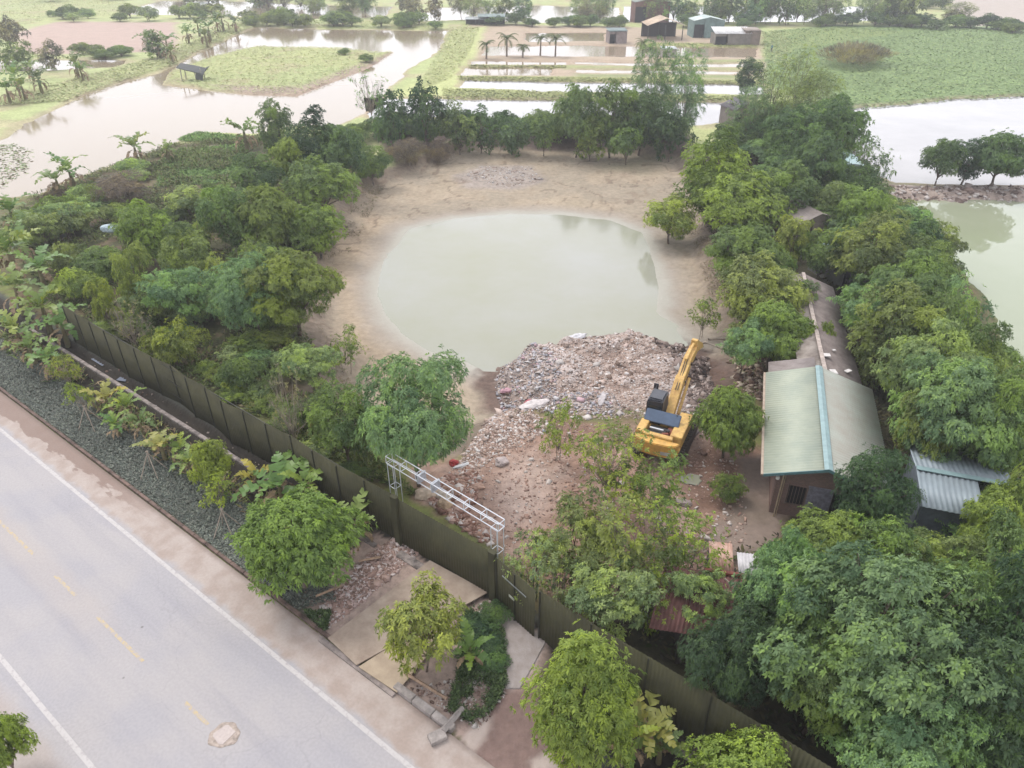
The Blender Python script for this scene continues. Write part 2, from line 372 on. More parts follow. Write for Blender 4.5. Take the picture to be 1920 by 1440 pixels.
# debris mound
wetrim = sm(-2.2, -0.3, dM) * sm(-1.45, -0.9, Z)
paint(sm(-1.6, -0.2, dM) * (GY > 38), P(122, 102, 92), 1.0)
paint(sm(0.3, 1.6, dM), P(196, 178, 168), 1.0)
paint(sm(0.6, 1.8, dM) * sm(0.52, 0.6, n2), P(214, 200, 194)); paint(sm(0.6, 1.8, dM) * sm(0.42, 0.34, n2), P(166, 144, 132))
rdM = sdf(GX, GY, ats([(1230, 625), (1330, 640), (1370, 700), (1330, 800), (1280, 760), (1290, 680)], 0), 4)
paint(sm(-0.8, 0.8, rdM + wj) * 0.8, P(108, 84, 72), 1.0)
# site soil
site = sdf(GX, GY, ats([(780, 860), (860, 870), (930, 780), (1050, 780), (1200, 800), (1330, 800), (1460, 850), (1462, 1010), (1420, 1080), (1260, 1090), (1100, 1170), (1010, 1100), (930, 1020), (770, 920)]), 5)
paint(sm(-0.6, 0.6, site + wj), P(172, 140, 122), 0.9)
st2 = sm(-0.6, 0.6, site + wj)
paint(st2 * sm(0.5, 0.62, n2), P(190, 162, 146)); paint(st2 * sm(0.45, 0.36, n1) * 0.7, P(142, 112, 96))
tr = sdf(GX, GY, ats([(935, 870), (1000, 840), (1050, 900), (1030, 960), (960, 1000), (920, 940)]), 4)
paint(sm(-1, 1, tr + wj) * 0.7, P(206, 184, 172), 0.6)
rs = sdf(GX, GY, ats([(1270, 870), (1350, 820), (1390, 900), (1370, 960), (1300, 960), (1280, 920)]), 4)
paint(sm(-0.8, 0.8, rs + wj) * 0.85, P(126, 98, 84), 1.0)
yard = sdf(GX, GY, ats([(1385, 860), (1440, 850), (1470, 960), (1460, 1040), (1330, 1080), (1335, 980), (1395, 940)]), 3)
paint(sm(-0.3, 0.3, yard + wj * 0.3), P(160, 142, 130), 0.4)
yw = sdf(GX, GY, ats([(1370, 930), (1400, 925), (1455, 965), (1440, 985), (1350, 975)]), 3); paint(sm(-0.4, 0.4, yw) * 0.5, P(130, 116, 100))
# verge and roadside
paint(sm(1.9, 2.1, Nx) * sm(8.4, 8.0, Nx) * sm(60, 50, np.abs(Sx)), P(96, 98, 90), 0.8)
paint(sm(4.6, 5.0, Nx) * sm(7.9, 7.7, Nx) * sm(60, 50, np.abs(Sx)), P(66, 60, 52), 1.0)
paint(sm(-0.4, 0.4, gap + wj * 0.5) * (Nx > 1.9) * (Nx < 7.5), P(184, 162, 150), 1.0)
apr = sdf(GX, GY, ats([(940, 1130), (1025, 1200), (1000, 1250), (965, 1295), (940, 1290), (945, 1200)]), 3); paint(sm(-0.1, 0.1, apr + wj * 0.2), P(190, 180, 176), 0.5)
dl = sdf(GX, GY, ats([(900, 1300), (985, 1290), (1080, 1380), (1100, 1500), (930, 1500), (860, 1400)]), 3); paint(sm(-0.4, 0.4, dl + wj), P(146, 122, 114), 0.6)
dl = sdf(GX, GY, ats([(868, 1385), (905, 1340), (915, 1350), (905, 1390), (880, 1412)]), 2); paint(sm(-0.2, 0.1, dl + wj * 0.3), P(200, 184, 174), 0.3)
dl = sdf(GX, GY, ats([(1000, 1430), (1030, 1415), (1060, 1450), (1010, 1470)]), 2); paint(sm(-0.2, 0.1, dl + wj * 0.3), P(204, 188, 178), 0.3)
paint(sm(1.75, 1.6, Nx) * sm(-60, -50, Nx), P(188, 172, 164), 0.5)
# far fields
def far_zone(px, c, grain=0.6, f=1.0, z=0.0): paint(sm(-1.5, 1.5, sdf(GX, GY, ats(px, z), 8) + warp * 0.7) * f, c, grain)
far_zone([(30, 60), (110, 40), (330, 42), (335, 96), (100, 102), (30, 98)], P(206, 180, 166), 0.5)
far_zone([(1780, -5), (2100, -5), (2100, 55), (1795, 48)], P(205, 192, 180), 0.4)
far_zone([(1425, 62), (1560, 46), (1920, 50), (2300, 55), (2300, 182), (1920, 184), (1800, 190), (1700, 200), (1600, 208), (1430, 160)], P(146, 170, 112), 1.0)
far_zone([(1425, 62), (1560, 50), (1700, 60), (1500, 90), (1440, 110)], P(176, 188, 112), 1.0, 0.8)
far_zone([(880, 46), (1180, 50), (1430, 62), (1430, 152), (1240, 150), (830, 150), (870, 100)], P(200, 180, 156), 0.7)
far_zone([(880, 143), (1040, 143), (1240, 146), (1430, 150), (1430, 156), (1240, 154), (870, 150)], P(176, 184, 122), 0.8)
far_zone([(1240, 112), (1430, 112), (1430, 118), (1240, 118)], P(166, 176, 118), 0.8); far_zone([(1060, 122), (1430, 128), (1430, 134), (1060, 130)], P(176, 182, 126), 0.8); far_zone([(1080, 138), (1430, 142), (1430, 147), (1080, 145)], P(160, 170, 116), 0.8)
far_zone([(890, 122), (1050, 123), (1050, 128), (880, 127)], P(176, 182, 118), 0.8)
far_zone([(850, 166), (1000, 174), (1300, 180), (1420, 180), (1410, 194), (1200, 188), (830, 184)], P(150, 156, 108), 0.8)
far_zone([(910, 50), (840, 58), (826, 110), (790, 150), (700, 190), (700, 240), (840, 240), (850, 180), (890, 110)], P(204, 210, 144), 0.8)
far_zone([(1200, 80), (1420, 84), (1420, 88), (1200, 86)], P(196, 206, 130), 0.7)
far_zone([(390, 160), (560, 165), (700, 110), (740, 98), (700, 140), (560, 182), (450, 178)], P(188, 168, 150), 1.0, z=-0.2)
far_zone([(1640, 344), (1920, 348), (2300, 350), (2300, 374), (1920, 376), (1690, 374), (1655, 380)], P(188, 170, 158), 0.8)
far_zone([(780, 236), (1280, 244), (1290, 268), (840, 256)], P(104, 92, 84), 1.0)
for k, d in dWB.items():
    if k in ('north_east', 'east_green'): continue
    paint(sm(-1.6, -0.3, d) * 0.6, P(196, 172, 150), 0.5)
C[..., :3] = np.clip(C[..., :3], 0.002, 0.8)
ny_, nx_ = GX.shape
idx = np.arange(ny_ * nx_).reshape(ny_, nx_)
F = np.stack([idx[:-1, :-1], idx[:-1, 1:], idx[1:, 1:], idx[1:, :-1]], -1).reshape(-1, 4)
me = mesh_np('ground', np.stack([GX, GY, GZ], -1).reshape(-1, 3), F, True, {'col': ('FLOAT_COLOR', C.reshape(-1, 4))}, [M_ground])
tag(link('ground', me), 'earth, mud and grass around the drained pond', None, kind='structure')

# ------------------------------------------------------------------ water
def water(name, poly, z, m, grow=1.2):
    poly = np.asarray(poly); n = len(poly)
    A = sum(poly[i][0] * poly[(i + 1) % n][1] - poly[(i + 1) % n][0] * poly[i][1] for i in range(n))
    sgn = 1 if A > 0 else -1; q = []
    for i in range(n):
        e1 = poly[i] - poly[i - 1]; e2 = poly[(i + 1) % n] - poly[i]
        nn = np.array([e1[1], -e1[0]]) / (np.linalg.norm(e1) + 1e-9) + np.array([e2[1], -e2[0]]) / (np.linalg.norm(e2) + 1e-9)
        nn = nn / (np.linalg.norm(nn) + 1e-9) * sgn; q.append(poly[i] + nn * grow)
    bm = bmesh.new(); f = bm.faces.new([bm.verts.new((x, y, z)) for x, y in q]); f.normal_update()
    if f.normal.z < 0: f.normal_flip()
    bmesh.ops.triangulate(bm, faces=[f])
    me = bpy.data.meshes.new(name); bm.to_mesh(me); bm.free(); me.materials.append(m)
    o = link(name, me); o['kind'] = 'structure'; return o
o = water('pond_water', pond_w, WZ, water_mat('milky_water', P(180, 180, 170), 0.10, 0.035, 0.9, col2=P(168, 168, 142), pscale=0.045), 1.0)
W_mud = water_mat('muddy_water', P(178, 160, 134), 0.09, 0.05, 0.5, spec=0.4, col2=P(176, 158, 134), pscale=0.03)
W_sky = water_mat('pale_water', P(186, 182, 180), 0.05, 0.04, 0.5)
W_grn = water_mat('green_water', (0.29, 0.31, 0.22), 0.03, 0.015, 0.5, col2=(0.24, 0.27, 0.17), pscale=0.03)  # base colour paled to carry part of the white sky reflection
for k, pl in WPOLY.items():
    water('green_pond_water' if k == 'east_green' else 'fish_pond_water', pl, WLEV[k],
          W_grn if k == 'east_green' else (W_sky if k in ('east_white', 'north_east', 'row_e', 'row_d') else W_mud), 1.2)

# ------------------------------------------------------------------ road
def PR_(r, g, b): return tuple(np.clip(lin((r, g, b)) / 2.15, 0.003, 0.85))
def road_mat():
    m, t, b = new_mat('road_concrete'); L = t.links
    tc = t.nodes.new('ShaderNodeTexCoord'); sp = t.nodes.new('ShaderNodeSeparateXYZ'); L.new(tc.outputs['Object'], sp.inputs[0])
    def noise(scale, det=6, vec=None):
        n = t.nodes.new('ShaderNodeTexNoise'); n.inputs['Scale'].default_value = scale; n.inputs['Detail'].default_value = det; L.new(vec or tc.outputs['Object'], n.inputs['Vector']); return n.outputs[0]
    def math_(op, a_, b_=None):
        n = t.nodes.new('ShaderNodeMath'); n.operation = op
        for i, q in enumerate((a_, b_)):
            if q is None: continue
            if isinstance(q, (int, float)): n.inputs[i].default_value = q
            else: L.new(q, n.inputs[i])
        return n.outputs[0]
    def ramp(x, lo, hi, a_=0.0, b_=1.0):
        n = t.nodes.new('ShaderNodeMapRange'); n.interpolation_type = 'SMOOTHSTEP'
        n.inputs[1].default_value = lo; n.inputs[2].default_value = hi; n.inputs[3].default_value = a_; n.inputs[4].default_value = b_; L.new(x, n.inputs[0]); return n.outputs[0]
    def mix(f, a_, b_):
        n = t.nodes.new('ShaderNodeMixRGB')
        for i, q in enumerate((f, a_, b_)):
            if isinstance(q, (int, float)): n.inputs[i].default_value = q
            elif isinstance(q, tuple): n.inputs[i].default_value = (*q, 1)
            else: L.new(q, n.inputs[i])
        return n.outputs[0]
    y = sp.outputs[1]; x = sp.outputs[0]
    mpn = t.nodes.new('ShaderNodeMapping'); mpn.inputs['Scale'].default_value = (0.12, 1.2, 1); L.new(tc.outputs['Object'], mpn.inputs[0])
    streak = noise(1.0, 5, mpn.outputs[0]); fine = noise(9, 8); big = noise(0.25, 4); mid = noise(1.1, 7)
    base = mix(ramp(big, 0.4, 0.6), PR_(206, 202, 206), PR_(214, 208, 208))
    base = mix(math_('MULTIPLY', ramp(streak, 0.5, 0.7), 0.25), base, PR_(188, 185, 194))
    dust = mix(ramp(mid, 0.35, 0.65), PR_(222, 206, 196), PR_(204, 184, 172))
    wob = math_('ADD', y, math_('MULTIPLY', math_('SUBTRACT', big, 0.5), 0.5))
    for yc in (-0.9, -2.6, -4.3, -6.0):
        band = math_('SUBTRACT', 1.0, ramp(math_('ABSOLUTE', math_('SUBTRACT', wob, yc)), 0.1, 0.55))
        base = mix(math_('MULTIPLY', band, math_('MULTIPLY', ramp(streak, 0.35, 0.65), 0.22)), base, PR_(176, 174, 184))
    ck_ = t.nodes.new('ShaderNodeTexVoronoi'); ck_.feature = 'DISTANCE_TO_EDGE'; ck_.inputs['Scale'].default_value = 0.16
    wv = t.nodes.new('ShaderNodeVectorMath'); wv.operation = 'ADD'; nn_ = t.nodes.new('ShaderNodeTexNoise'); nn_.inputs['Scale'].default_value = 0.8; nn_.inputs['Detail'].default_value = 5
    L.new(tc.outputs['Object'], nn_.inputs['Vector']); L.new(tc.outputs['Object'], wv.inputs[0]); L.new(nn_.outputs['Color'], wv.inputs[1]); L.new(wv.outputs[0], ck_.inputs['Vector'])
    base = mix(math_('MULTIPLY', math_('SUBTRACT', 1.0, ramp(ck_.outputs['Distance'], 0.001, 0.005)), 0.13), base, PR_(150, 146, 150))
    # dusty shoulder beyond the edge lines
    yw = math_('ADD', y, math_('MULTIPLY', math_('SUBTRACT', mid, 0.5), 0.8))
    base = mix(ramp(yw, 0.0, 0.4), base, dust)
    base = mix(ramp(yw, -7.1, -7.8), base, mix(0.5, dust, PR_(214, 204, 200)))
    base = mix(math_('MULTIPLY', math_('MULTIPLY', ramp(yw, -2.6, -3.2), ramp(yw, -4.6, -3.8)), ramp(x, 22, 16, 0.0, 0.35)), base, PR_(220, 206, 196))
    # damp brown stain along the kerb
    mp2 = t.nodes.new('ShaderNodeMapping'); mp2.inputs['Scale'].default_value = (0.5, 1.4, 1); L.new(tc.outputs['Object'], mp2.inputs[0])
    sn_ = noise(1.3, 6, mp2.outputs[0])
    edge = math_('ADD', ramp(x, -6, 30, 0.75, 1.6), math_('MULTIPLY', math_('SUBTRACT', sn_, 0.5), 1.9))
    st = t.nodes.new('ShaderNodeMapRange'); st.interpolation_type = 'SMOOTHSTEP'; L.new(math_('SUBTRACT', y, edge), st.inputs[0]); st.inputs[1].default_value = -0.05; st.inputs[2].default_value = 0.08
    base = mix(math_('MULTIPLY', st.outputs[0], ramp(x, 16, 9, 0.0, 0.85)), base, PR_(166, 138, 124))
    base = mix(math_('MULTIPLY', ramp(y, 1.5, 1.75), 0.5), base, PR_(140, 120, 108))
    sc = t.nodes.new('ShaderNodeVectorMath'); sc.operation = 'SCALE'; L.new(base, sc.inputs[0]); L.new(ramp(fine, 0.3, 0.7, 0.95, 1.05), sc.inputs['Scale'])
    spk = t.nodes.new('ShaderNodeTexVoronoi'); spk.inputs['Scale'].default_value = 0.9; L.new(tc.outputs['Object'], spk.inputs['Vector'])
    spm = math_('MULTIPLY', ramp(spk.outputs['Distance'], 0.07, 0.03), math_('GREATER_THAN', noise(0.5, 2), 0.58))
    fin = mix(math_('MULTIPLY', spm, 0.7), sc.outputs[0], (0.09, 0.08, 0.08))
    L.new(fin, b.inputs['Base Color']); b.inputs['Roughness'].default_value = 0.75
    return m
def strip(name, s0, s1, n0, n1_, z, m, ds=1.0, parent=None, origin=True):
    """flat strip lying along the road, local x along the road, local y across"""
    k = max(1, int((s1 - s0) / ds)); V = []; F = []
    for i in range(k + 1):
        s = s0 + (s1 - s0) * i / k; V += [(s, n0, 0), (s, n1_, 0)]
    F = [(2 * i, 2 * i + 2, 2 * i + 3, 2 * i + 1) for i in range(k)]
    me = bpy.data.meshes.new(name); me.from_pydata(V, [], F); me.materials.append(m)
    return link(name, me, parent, (RO[0], RO[1], z), (0, 0, R_ANG))
M_road = road_mat()
strip('road', -60, 90, -14, 1.78, 0.02, M_road)['kind'] = 'structure'
def paint_mat(name, c, wear, thr=0.5):
    m, t, b = new_mat(name); b.inputs['Roughness'].default_value = 0.7
    tc = t.nodes.new('ShaderNodeTexCoord'); n = t.nodes.new('ShaderNodeTexNoise'); n.inputs['Scale'].default_value = 5; n.inputs['Detail'].default_value = 8; n.inputs['Roughness'].default_value = 0.7
    r = t.nodes.new('ShaderNodeMapRange'); r.inputs[1].default_value = thr - 0.06; r.inputs[2].default_value = thr + 0.06
    x = t.nodes.new('ShaderNodeMixRGB'); x.inputs[1].default_value = (*c, 1); x.inputs[2].default_value = (*wear, 1)
    t.links.new(tc.outputs['Object'], n.inputs['Vector']); t.links.new(n.outputs[0], r.inputs[0]); t.links.new(r.outputs[0], x.inputs[0]); t.links.new(x.outputs[0], b.inputs['Base Color'])
    return m
M_white = paint_mat('worn_white_paint', PR_(240, 234, 232), PR_(214, 206, 206), 0.56)
M_yellow = paint_mat('worn_yellow_paint', PR_(240, 216, 170), PR_(214, 205, 204), 0.5)
tag(strip('edge_line', -60, 90, -0.10, 0.08, 0.026, M_white), None, None, kind='structure')
tag(strip('edge_line', -60, 90, -6.9, -6.72, 0.026, M_white), None, None, kind='structure')
for i, (p, q) in enumerate([((0, 982), (60, 1042)), ((103, 1080), (142, 1118)), ((183, 1157), (270, 1240)), ((348, 1317), (392, 1358))]):
    s0 = sn(*at(*p))[0]; s1 = sn(*at(*q))[0]
    if i == 0: s0 -= 3
    tag(strip('centre_line_dash', s0, s1, -3.47, -3.33, 0.026, M_yellow), None, None, kind='structure')
# kerb stones along the verge, with the gap at the entrance
k = MB()
s = -50.0
while s < 26.2:
    c = rp(s + 0.5, 1.92, 0.04); k.box(c, (0.985, 0.16, 0.16), R_ANG + rng.normal(0, 0.006)); s += 1.0
tag(k.build('kerb', mat('dark_kerb', P(128, 106, 96), 0.9, var=0.3, scale=1.6), bevel=0.015), 'long low concrete kerb between road and grey verge', 'kerb')
k = MB()
s = sn(*at(742, 1288))[0]; s_end = sn(*at(838, 1352))[0]
while s < s_end: k.box(rp(s + 0.5, 1.95, 0.08), (0.97, 0.3, 0.28), R_ANG + rng.normal(0, 0.01)); s += 1.0
tag(k.build('kerb', M_conc, bevel=0.02), 'short raised length of kerb beside the brown entrance boards', 'kerb')
# cement patch with its brown ring on the road
cx, cy = at(421, 1379)
def blob(name, cx, cy, rx, ry, z, h, m, rough=0.12, seed=0, rz=0, parent=None, n=28):
    r_ = np.random.default_rng(seed); V = []
    for zz, kk in ((0, 1.0), (h, 0.9)):
        for i in range(n):
            t = 2 * math.pi * i / n; q = 1 + rough * math.sin(3 * t + seed) * 0.6 + rough * math.sin(7 * t + 2 * seed) * 0.5
            x, y = rx * kk * q * math.cos(t), ry * kk * q * math.sin(t)
            V.append((cx + x * math.cos(rz) - y * math.sin(rz), cy + x * math.sin(rz) + y * math.cos(rz), z + zz))
    me = bpy.data.meshes.new(name); me.from_pydata(V, [], [tuple(range(n, 2 * n))] + [(i, (i + 1) % n, n + (i + 1) % n, n + i) for i in range(n)]); me.materials.append(m)
    return link(name, me, parent)
tag(blob('cement_patch', cx, cy, 0.56, 0.5, 0.03, 0.02, mat('patch_ring', P(196, 180, 168), 0.9, var=0.2, scale=9), 0.1, 3), 'squarish pale cement patch with brown rim on the road', 'patch')
pt = MB(); pt.prism([(cx + 0.40 * math.cos(q) , cy + 0.38 * math.sin(q)) for q in (0.3, 1.5, 1.75, 3.0, 3.3, 4.55, 4.9)], 0.05, 0.062)
pp = pt.build('patch_top', mat('patch_pale', P(214, 200, 194), 0.9, var=0.06, scale=12)); pp.parent = bpy.data.objects['cement_patch']

# ------------------------------------------------------------------ plants: generators
def unit(v): return v / (np.linalg.norm(v, axis=-1, keepdims=True) + 1e-9)
def leaves_mesh(name, tips, dirs, shade, k, ln, wd, droop=0.25, spread=0.9, seed=0, up=0.35, fold=0.25):
    """k leaves round each tip: folded diamond quads"""
    r_ = np.random.default_rng(seed); n = len(tips)
    d = unit(dirs + r_.normal(0, 0.25, (n, 3)) + np.array([0, 0, up]))
    ref = np.where(np.abs(d[:, 2:3]) < 0.9, np.array([[0, 0, 1.0]]), np.array([[1.0, 0, 0]]))
    p = unit(np.cross(d, ref)); q = np.cross(d, p)
    az = (np.arange(k) / k * 2 * np.pi)[None, :] + r_.random((n, 1)) * 6.28 + r_.normal(0, 0.3, (n, k))
    inc = spread + r_.normal(0, 0.25, (n, k))
    ld = d[:, None] * np.cos(inc)[..., None] + (p[:, None] * np.cos(az)[..., None] + q[:, None] * np.sin(az)[..., None]) * np.sin(inc)[..., None]
    L = ln * r_.uniform(0.7, 1.2, (n, k, 1))
    ld = unit(ld); side = unit(np.cross(ld, d[:, None] + 0.2 * r_.normal(0, 1, (n, k, 3))))
    nrm = np.cross(side, ld)
    a0 = tips[:, None] + ld * L * 0.08
    mid = a0 + ld * L * 0.5; end = a0 + ld * L; end[..., 2] -= droop * L[..., 0]; mid[..., 2] -= droop * 0.2 * L[..., 0]
    W = wd * L / ln * 0.5
    V = np.stack([a0, mid + side * W + nrm * W * fold, end, mid - side * W + nrm * W * fold], 2).reshape(-1, 3)
    Fq = np.arange(n * k * 4).reshape(-1, 4)
    lc = np.clip(shade[:, None] + r_.normal(0, 0.12, (n, k)), 0, 1)
    return V, Fq, np.repeat(lc.ravel(), 4)
def tube(path, radii, n=6):
    path = np.asarray(path, float); m = len(path); V = []
    for i in range(m):
        t = path[min(i + 1, m - 1)] - path[max(i - 1, 0)]; q = Vector(t).to_track_quat('Z', 'Y')
        for j in range(n):
            a_ = 2 * math.pi * j / n; V.append(tuple(Vector(path[i]) + q @ Vector((radii[i] * math.cos(a_), radii[i] * math.sin(a_), 0))))
    F = [(i * n + j, i * n + (j + 1) % n, (i + 1) * n + (j + 1) % n, (i + 1) * n + j) for i in range(m - 1) for j in range(n)]
    return V, F
def limb(mb, a, b, r0, r1, r_, wob=0.08, seg=4, n=5):
    a = np.array(a, float); b = np.array(b, float); L = np.linalg.norm(b - a)
    path = [a + (b - a) * i / seg + (r_.normal(0, wob * L * 0.5, 3) if 0 < i < seg else 0) + np.array([0, 0, wob * L * math.sin(math.pi * i / seg)]) for i in range(seg + 1)]
    V, F = tube(path, [r0 + (r1 - r0) * i / seg for i in range(seg + 1)], n); mb.add(V, F)
def crown_proto(key, seed, H=2.1, z0=0.7, lobes=16, lobe_r=0.42, tips=1000, k=8, ln=0.1, wd=0.035, droop=0.25, spread=1.0, up=0.35,
                inner=0.12, shape='round', lvar=0.22, thin=0.0, trunk_r=0.05, nb=10, twigs=0, leaf=None, squash=0.8, stems=1, bark=None):
    """unit tree: crown radius 1, height H. Returns (trunk mesh, crown mesh)"""
    r_ = np.random.default_rng(seed)
    zc = (H + z0) / 2; hz = (H - z0) / 2
    Ls = []; tries = 0
    while len(Ls) < lobes and tries < 5000:
        tries += 1
        p = r_.normal(0, 1, 3); cp = 'mango' in key and 'loose' not in key; pr_ = r_.uniform(0.45, 0.84) if cp else r_.uniform(0.4, 0.96); p = p / np.linalg.norm(p) * pr_
        zt = (p[2] + 1) / 2
        if shape == 'cone': p[:2] *= 1.15 - 0.85 * zt
        if shape == 'flat': p[2] = abs(p[2]) * 0.9 - 0.1
        if shape == 'dome': p[2] = p[2] * 0.8 + 0.1; p[:2] *= 1.15 if zt < 0.5 else 0.95
        r = lobe_r * r_.uniform(0.5, 1.35) * (1.4 - 0.7 * pr_) if not cp else lobe_r * r_.uniform(0.6, 1.2)
        if all(np.linalg.norm(p - q) > 0.55 * (r + s) * 0.9 for q, s in Ls): Ls.append((p, r))
        elif tries > 1500: Ls.append((p, r))
    Ls.append((np.array([0, 0, 0.1]), 0.5))
    lp = np.array([q for q, _ in Ls]); lr = np.array([s for _, s in Ls]); lsh = r_.normal(0.5, lvar, len(Ls))
    wgt = lr ** 2; wgt[-1] *= 0.4; wgt /= wgt.sum()
    n = int(tips * 2.2); li = r_.choice(len(Ls), n, p=wgt)
    d = unit(r_.normal(0, 1, (n, 3)) + np.array([0, 0, 0.25]))
    rad = 1 + r_.normal(-0.04, 0.12 if cp else 0.17, n); spr = r_.random(n) < 0.07; rad[spr] *= r_.uniform(1.15, 1.5, spr.sum()); isin = r_.random(n) < inner; rad[isin] = r_.uniform(0.3, 0.9, isin.sum())
    pt = lp[li] + d * (lr[li] * rad)[:, None] * np.array([1, 1, squash])
    dd = np.linalg.norm((pt[:, None] - lp[None]) / np.array([1, 1, squash]), axis=2) / lr[None]; dd[np.arange(n), li] = 9
    keep = (dd.min(1) > 0.72) | isin
    if thin: keep &= fbm(pt[:, 0] * 3 + seed, pt[:, 1] * 3 + pt[:, 2] * 3, 0.9, 3) > thin
    pt = pt[keep][:tips]; d = d[keep][:tips]; li = li[keep][:tips]
    dirs = unit(d * 0.7 + unit(pt + 1e-6) * 0.6)
    pos = pt * np.array([1, 1, hz]) + np.array([0, 0, zc])
    pos[:, 2] = np.maximum(pos[:, 2], 0.04)
    V, F, lc = leaves_mesh(key, pos, dirs, lsh[li] + r_.normal(0, 0.18, len(li)), k, ln, wd, droop, spread, seed, up)
    crown = mesh_np(key + '_crown', V, F, False, {'lc': ('FLOAT', lc)}, [leaf or M_leaf])
    mb = MB(); wl = lp * np.array([1, 1, hz]) + np.array([0, 0, zc])
    fork = np.array([r_.normal(0, 0.05), r_.normal(0, 0.05), z0 * 0.75 + 0.05])
    for s_ in range(stems):
        off = np.array([r_.normal(0, 0.12), r_.normal(0, 0.12), 0]) if stems > 1 else np.zeros(3)
        limb(mb, off + np.array([0, 0, -0.08]), fork + off * 1.5, trunk_r, trunk_r * 0.75, r_, 0.03, 4, 7)
        limb(mb, fork + off * 1.5, (off[0] * 2, off[1] * 2, zc + hz * 0.5), trunk_r * 0.75, trunk_r * 0.2, r_, 0.05, 4, 6)
    order = np.argsort(-lr[:-1])[:nb]
    for i in order:
        limb(mb, fork + np.array([0, 0, r_.uniform(0, 0.3) * hz]), wl[i], trunk_r * 0.5, trunk_r * 0.14, r_, 0.06, 4, 5)
        for j in range(twigs):
            tt = wl[i] + unit(r_.normal(0, 1, 3) + np.array([0, 0, 0.6])) * lr[i] * r_.uniform(0.7, 1.1)
            limb(mb, wl[i] * 0.75 + fork * 0.25, tt, trunk_r * 0.16, trunk_r * 0.05, r_, 0.05, 2, 4)
    me = bpy.data.meshes.new(key + '_trunk'); me.from_pydata(mb.V, [], mb.F); me.materials.append(bark or M_bark)
    me.polygons.foreach_set('use_smooth', np.ones(len(me.polygons), bool))
    return (me, crown, H)
PR = {}
def proto(key, **kw): PR[key] = crown_proto(key, **kw)
proto('mango0', seed=11, H=1.9, z0=0.35, lobes=26, lobe_r=0.36, tips=2600, k=8, ln=0.085, wd=0.030, droop=0.45, spread=1.1, lvar=0.15)
proto('mango1', seed=12, H=1.9, z0=0.3, lobes=24, lobe_r=0.34, tips=2400, k=8, ln=0.085, wd=0.030, droop=0.5, spread=1.1, shape='dome', lvar=0.12)
proto('mangotall', seed=13, H=2.6, z0=0.2, lobes=30, lobe_r=0.36, tips=2800, k=8, ln=0.085, wd=0.030, droop=0.5, spread=1.1, shape='cone', lvar=0.15)
proto('mangoloose', seed=14, H=2.2, z0=0.55, lobes=26, lobe_r=0.27, tips=780, k=8, ln=0.115, wd=0.04, droop=0.5, spread=1.1, lvar=0.12, nb=20, twigs=3, trunk_r=0.03, inner=0.05)
proto('bigmango', seed=15, H=2.0, z0=0.45, lobes=34, lobe_r=0.30, tips=3600, k=8, ln=0.065, wd=0.019, droop=0.35, spread=1.1, lvar=0.15, trunk_r=0.045)
proto('airy0', seed=21, H=1.7, z0=0.3, lobes=60, lobe_r=0.22, tips=6500, k=8, ln=0.043, wd=0.019, droop=0.25, spread=1.25, lvar=0.2, squash=0.6, shape='dome', twigs=1, nb=24, inner=0.06)
proto('airy1', seed=22, H=1.8, z0=0.4, lobes=48, lobe_r=0.23, tips=4200, k=8, ln=0.052, wd=0.021, droop=0.25, spread=1.25, lvar=0.22, squash=0.6, twigs=1, nb=20, inner=0.06)
proto('airy2', seed=23, H=2.1, z0=0.5, lobes=36, lobe_r=0.25, tips=1900, k=7, ln=0.075, wd=0.028, droop=0.25, spread=1.2, lvar=0.25, squash=0.6, thin=0.42, twigs=2, nb=20, trunk_r=0.035, inner=0.05)
for i in range(4):
    proto('dense%d' % i, seed=31 + i, H=2.0 + 0.15 * i, z0=0.3, lobes=34, lobe_r=0.30, tips=1900, k=7, ln=0.088, wd=0.033, droop=0.3, lvar=0.28, twigs=1, nb=8, shape=['round', 'dome', 'round', 'cone'][i])
for i in range(3):
    proto('sparse%d' % i, seed=41 + i, H=2.3, z0=0.5, lobes=24, lobe_r=0.27, tips=420, k=6, ln=0.10, wd=0.036, droop=0.3, lvar=0.35, twigs=6, nb=20, thin=0.44, stems=2, trunk_r=0.022, bark=M_twig, inner=0.05)
for i in range(4):
    proto('shrub%d' % i, seed=51 + i, H=1.25, z0=0.02, lobes=26, lobe_r=0.28, tips=1100, k=7, ln=0.10, wd=0.034, droop=0.25, lvar=0.28, twigs=2, nb=12, shape='dome', trunk_r=0.03, stems=2)
proto('feather0', seed=61, H=4.2, z0=0.6, lobes=40, lobe_r=0.26, tips=750, k=6, ln=0.2, wd=0.022, droop=0.5, spread=0.6, lvar=0.3, thin=0.40, twigs=3, nb=26, trunk_r=0.03)
proto('feather1', seed=62, H=3.2, z0=0.4, lobes=34, lobe_r=0.32, tips=900, k=6, ln=0.22, wd=0.024, droop=0.5, spread=0.6, lvar=0.3, thin=0.44, twigs=3, nb=24, trunk_r=0.025, bark=M_twig)
for i in range(4):
    proto('far%d' % i, seed=71 + i, H=2.2 + 0.25 * i, z0=0.08, lobes=22, lobe_r=0.34, tips=420, k=6, ln=0.17, wd=0.07, droop=0.3, lvar=0.3, twigs=1, nb=8, shape=['round', 'dome', 'round', 'cone'][i], trunk_r=0.04, thin=0.3)
proto('bare', seed=83, H=2.4, z0=0.5, lobes=26, lobe_r=0.26, tips=70, k=5, ln=0.12, wd=0.04, droop=0.3, lvar=0.3, twigs=8, nb=26, stems=2, trunk_r=0.02, bark=M_twig)
proto('brown', seed=81, H=1.3, z0=0.02, lobes=22, lobe_r=0.32, tips=800, k=6, ln=0.2, wd=0.018, droop=0.4, spread=0.7, lvar=0.3, twigs=8, nb=20, shape='dome', stems=3, trunk_r=0.02, bark=M_twig)
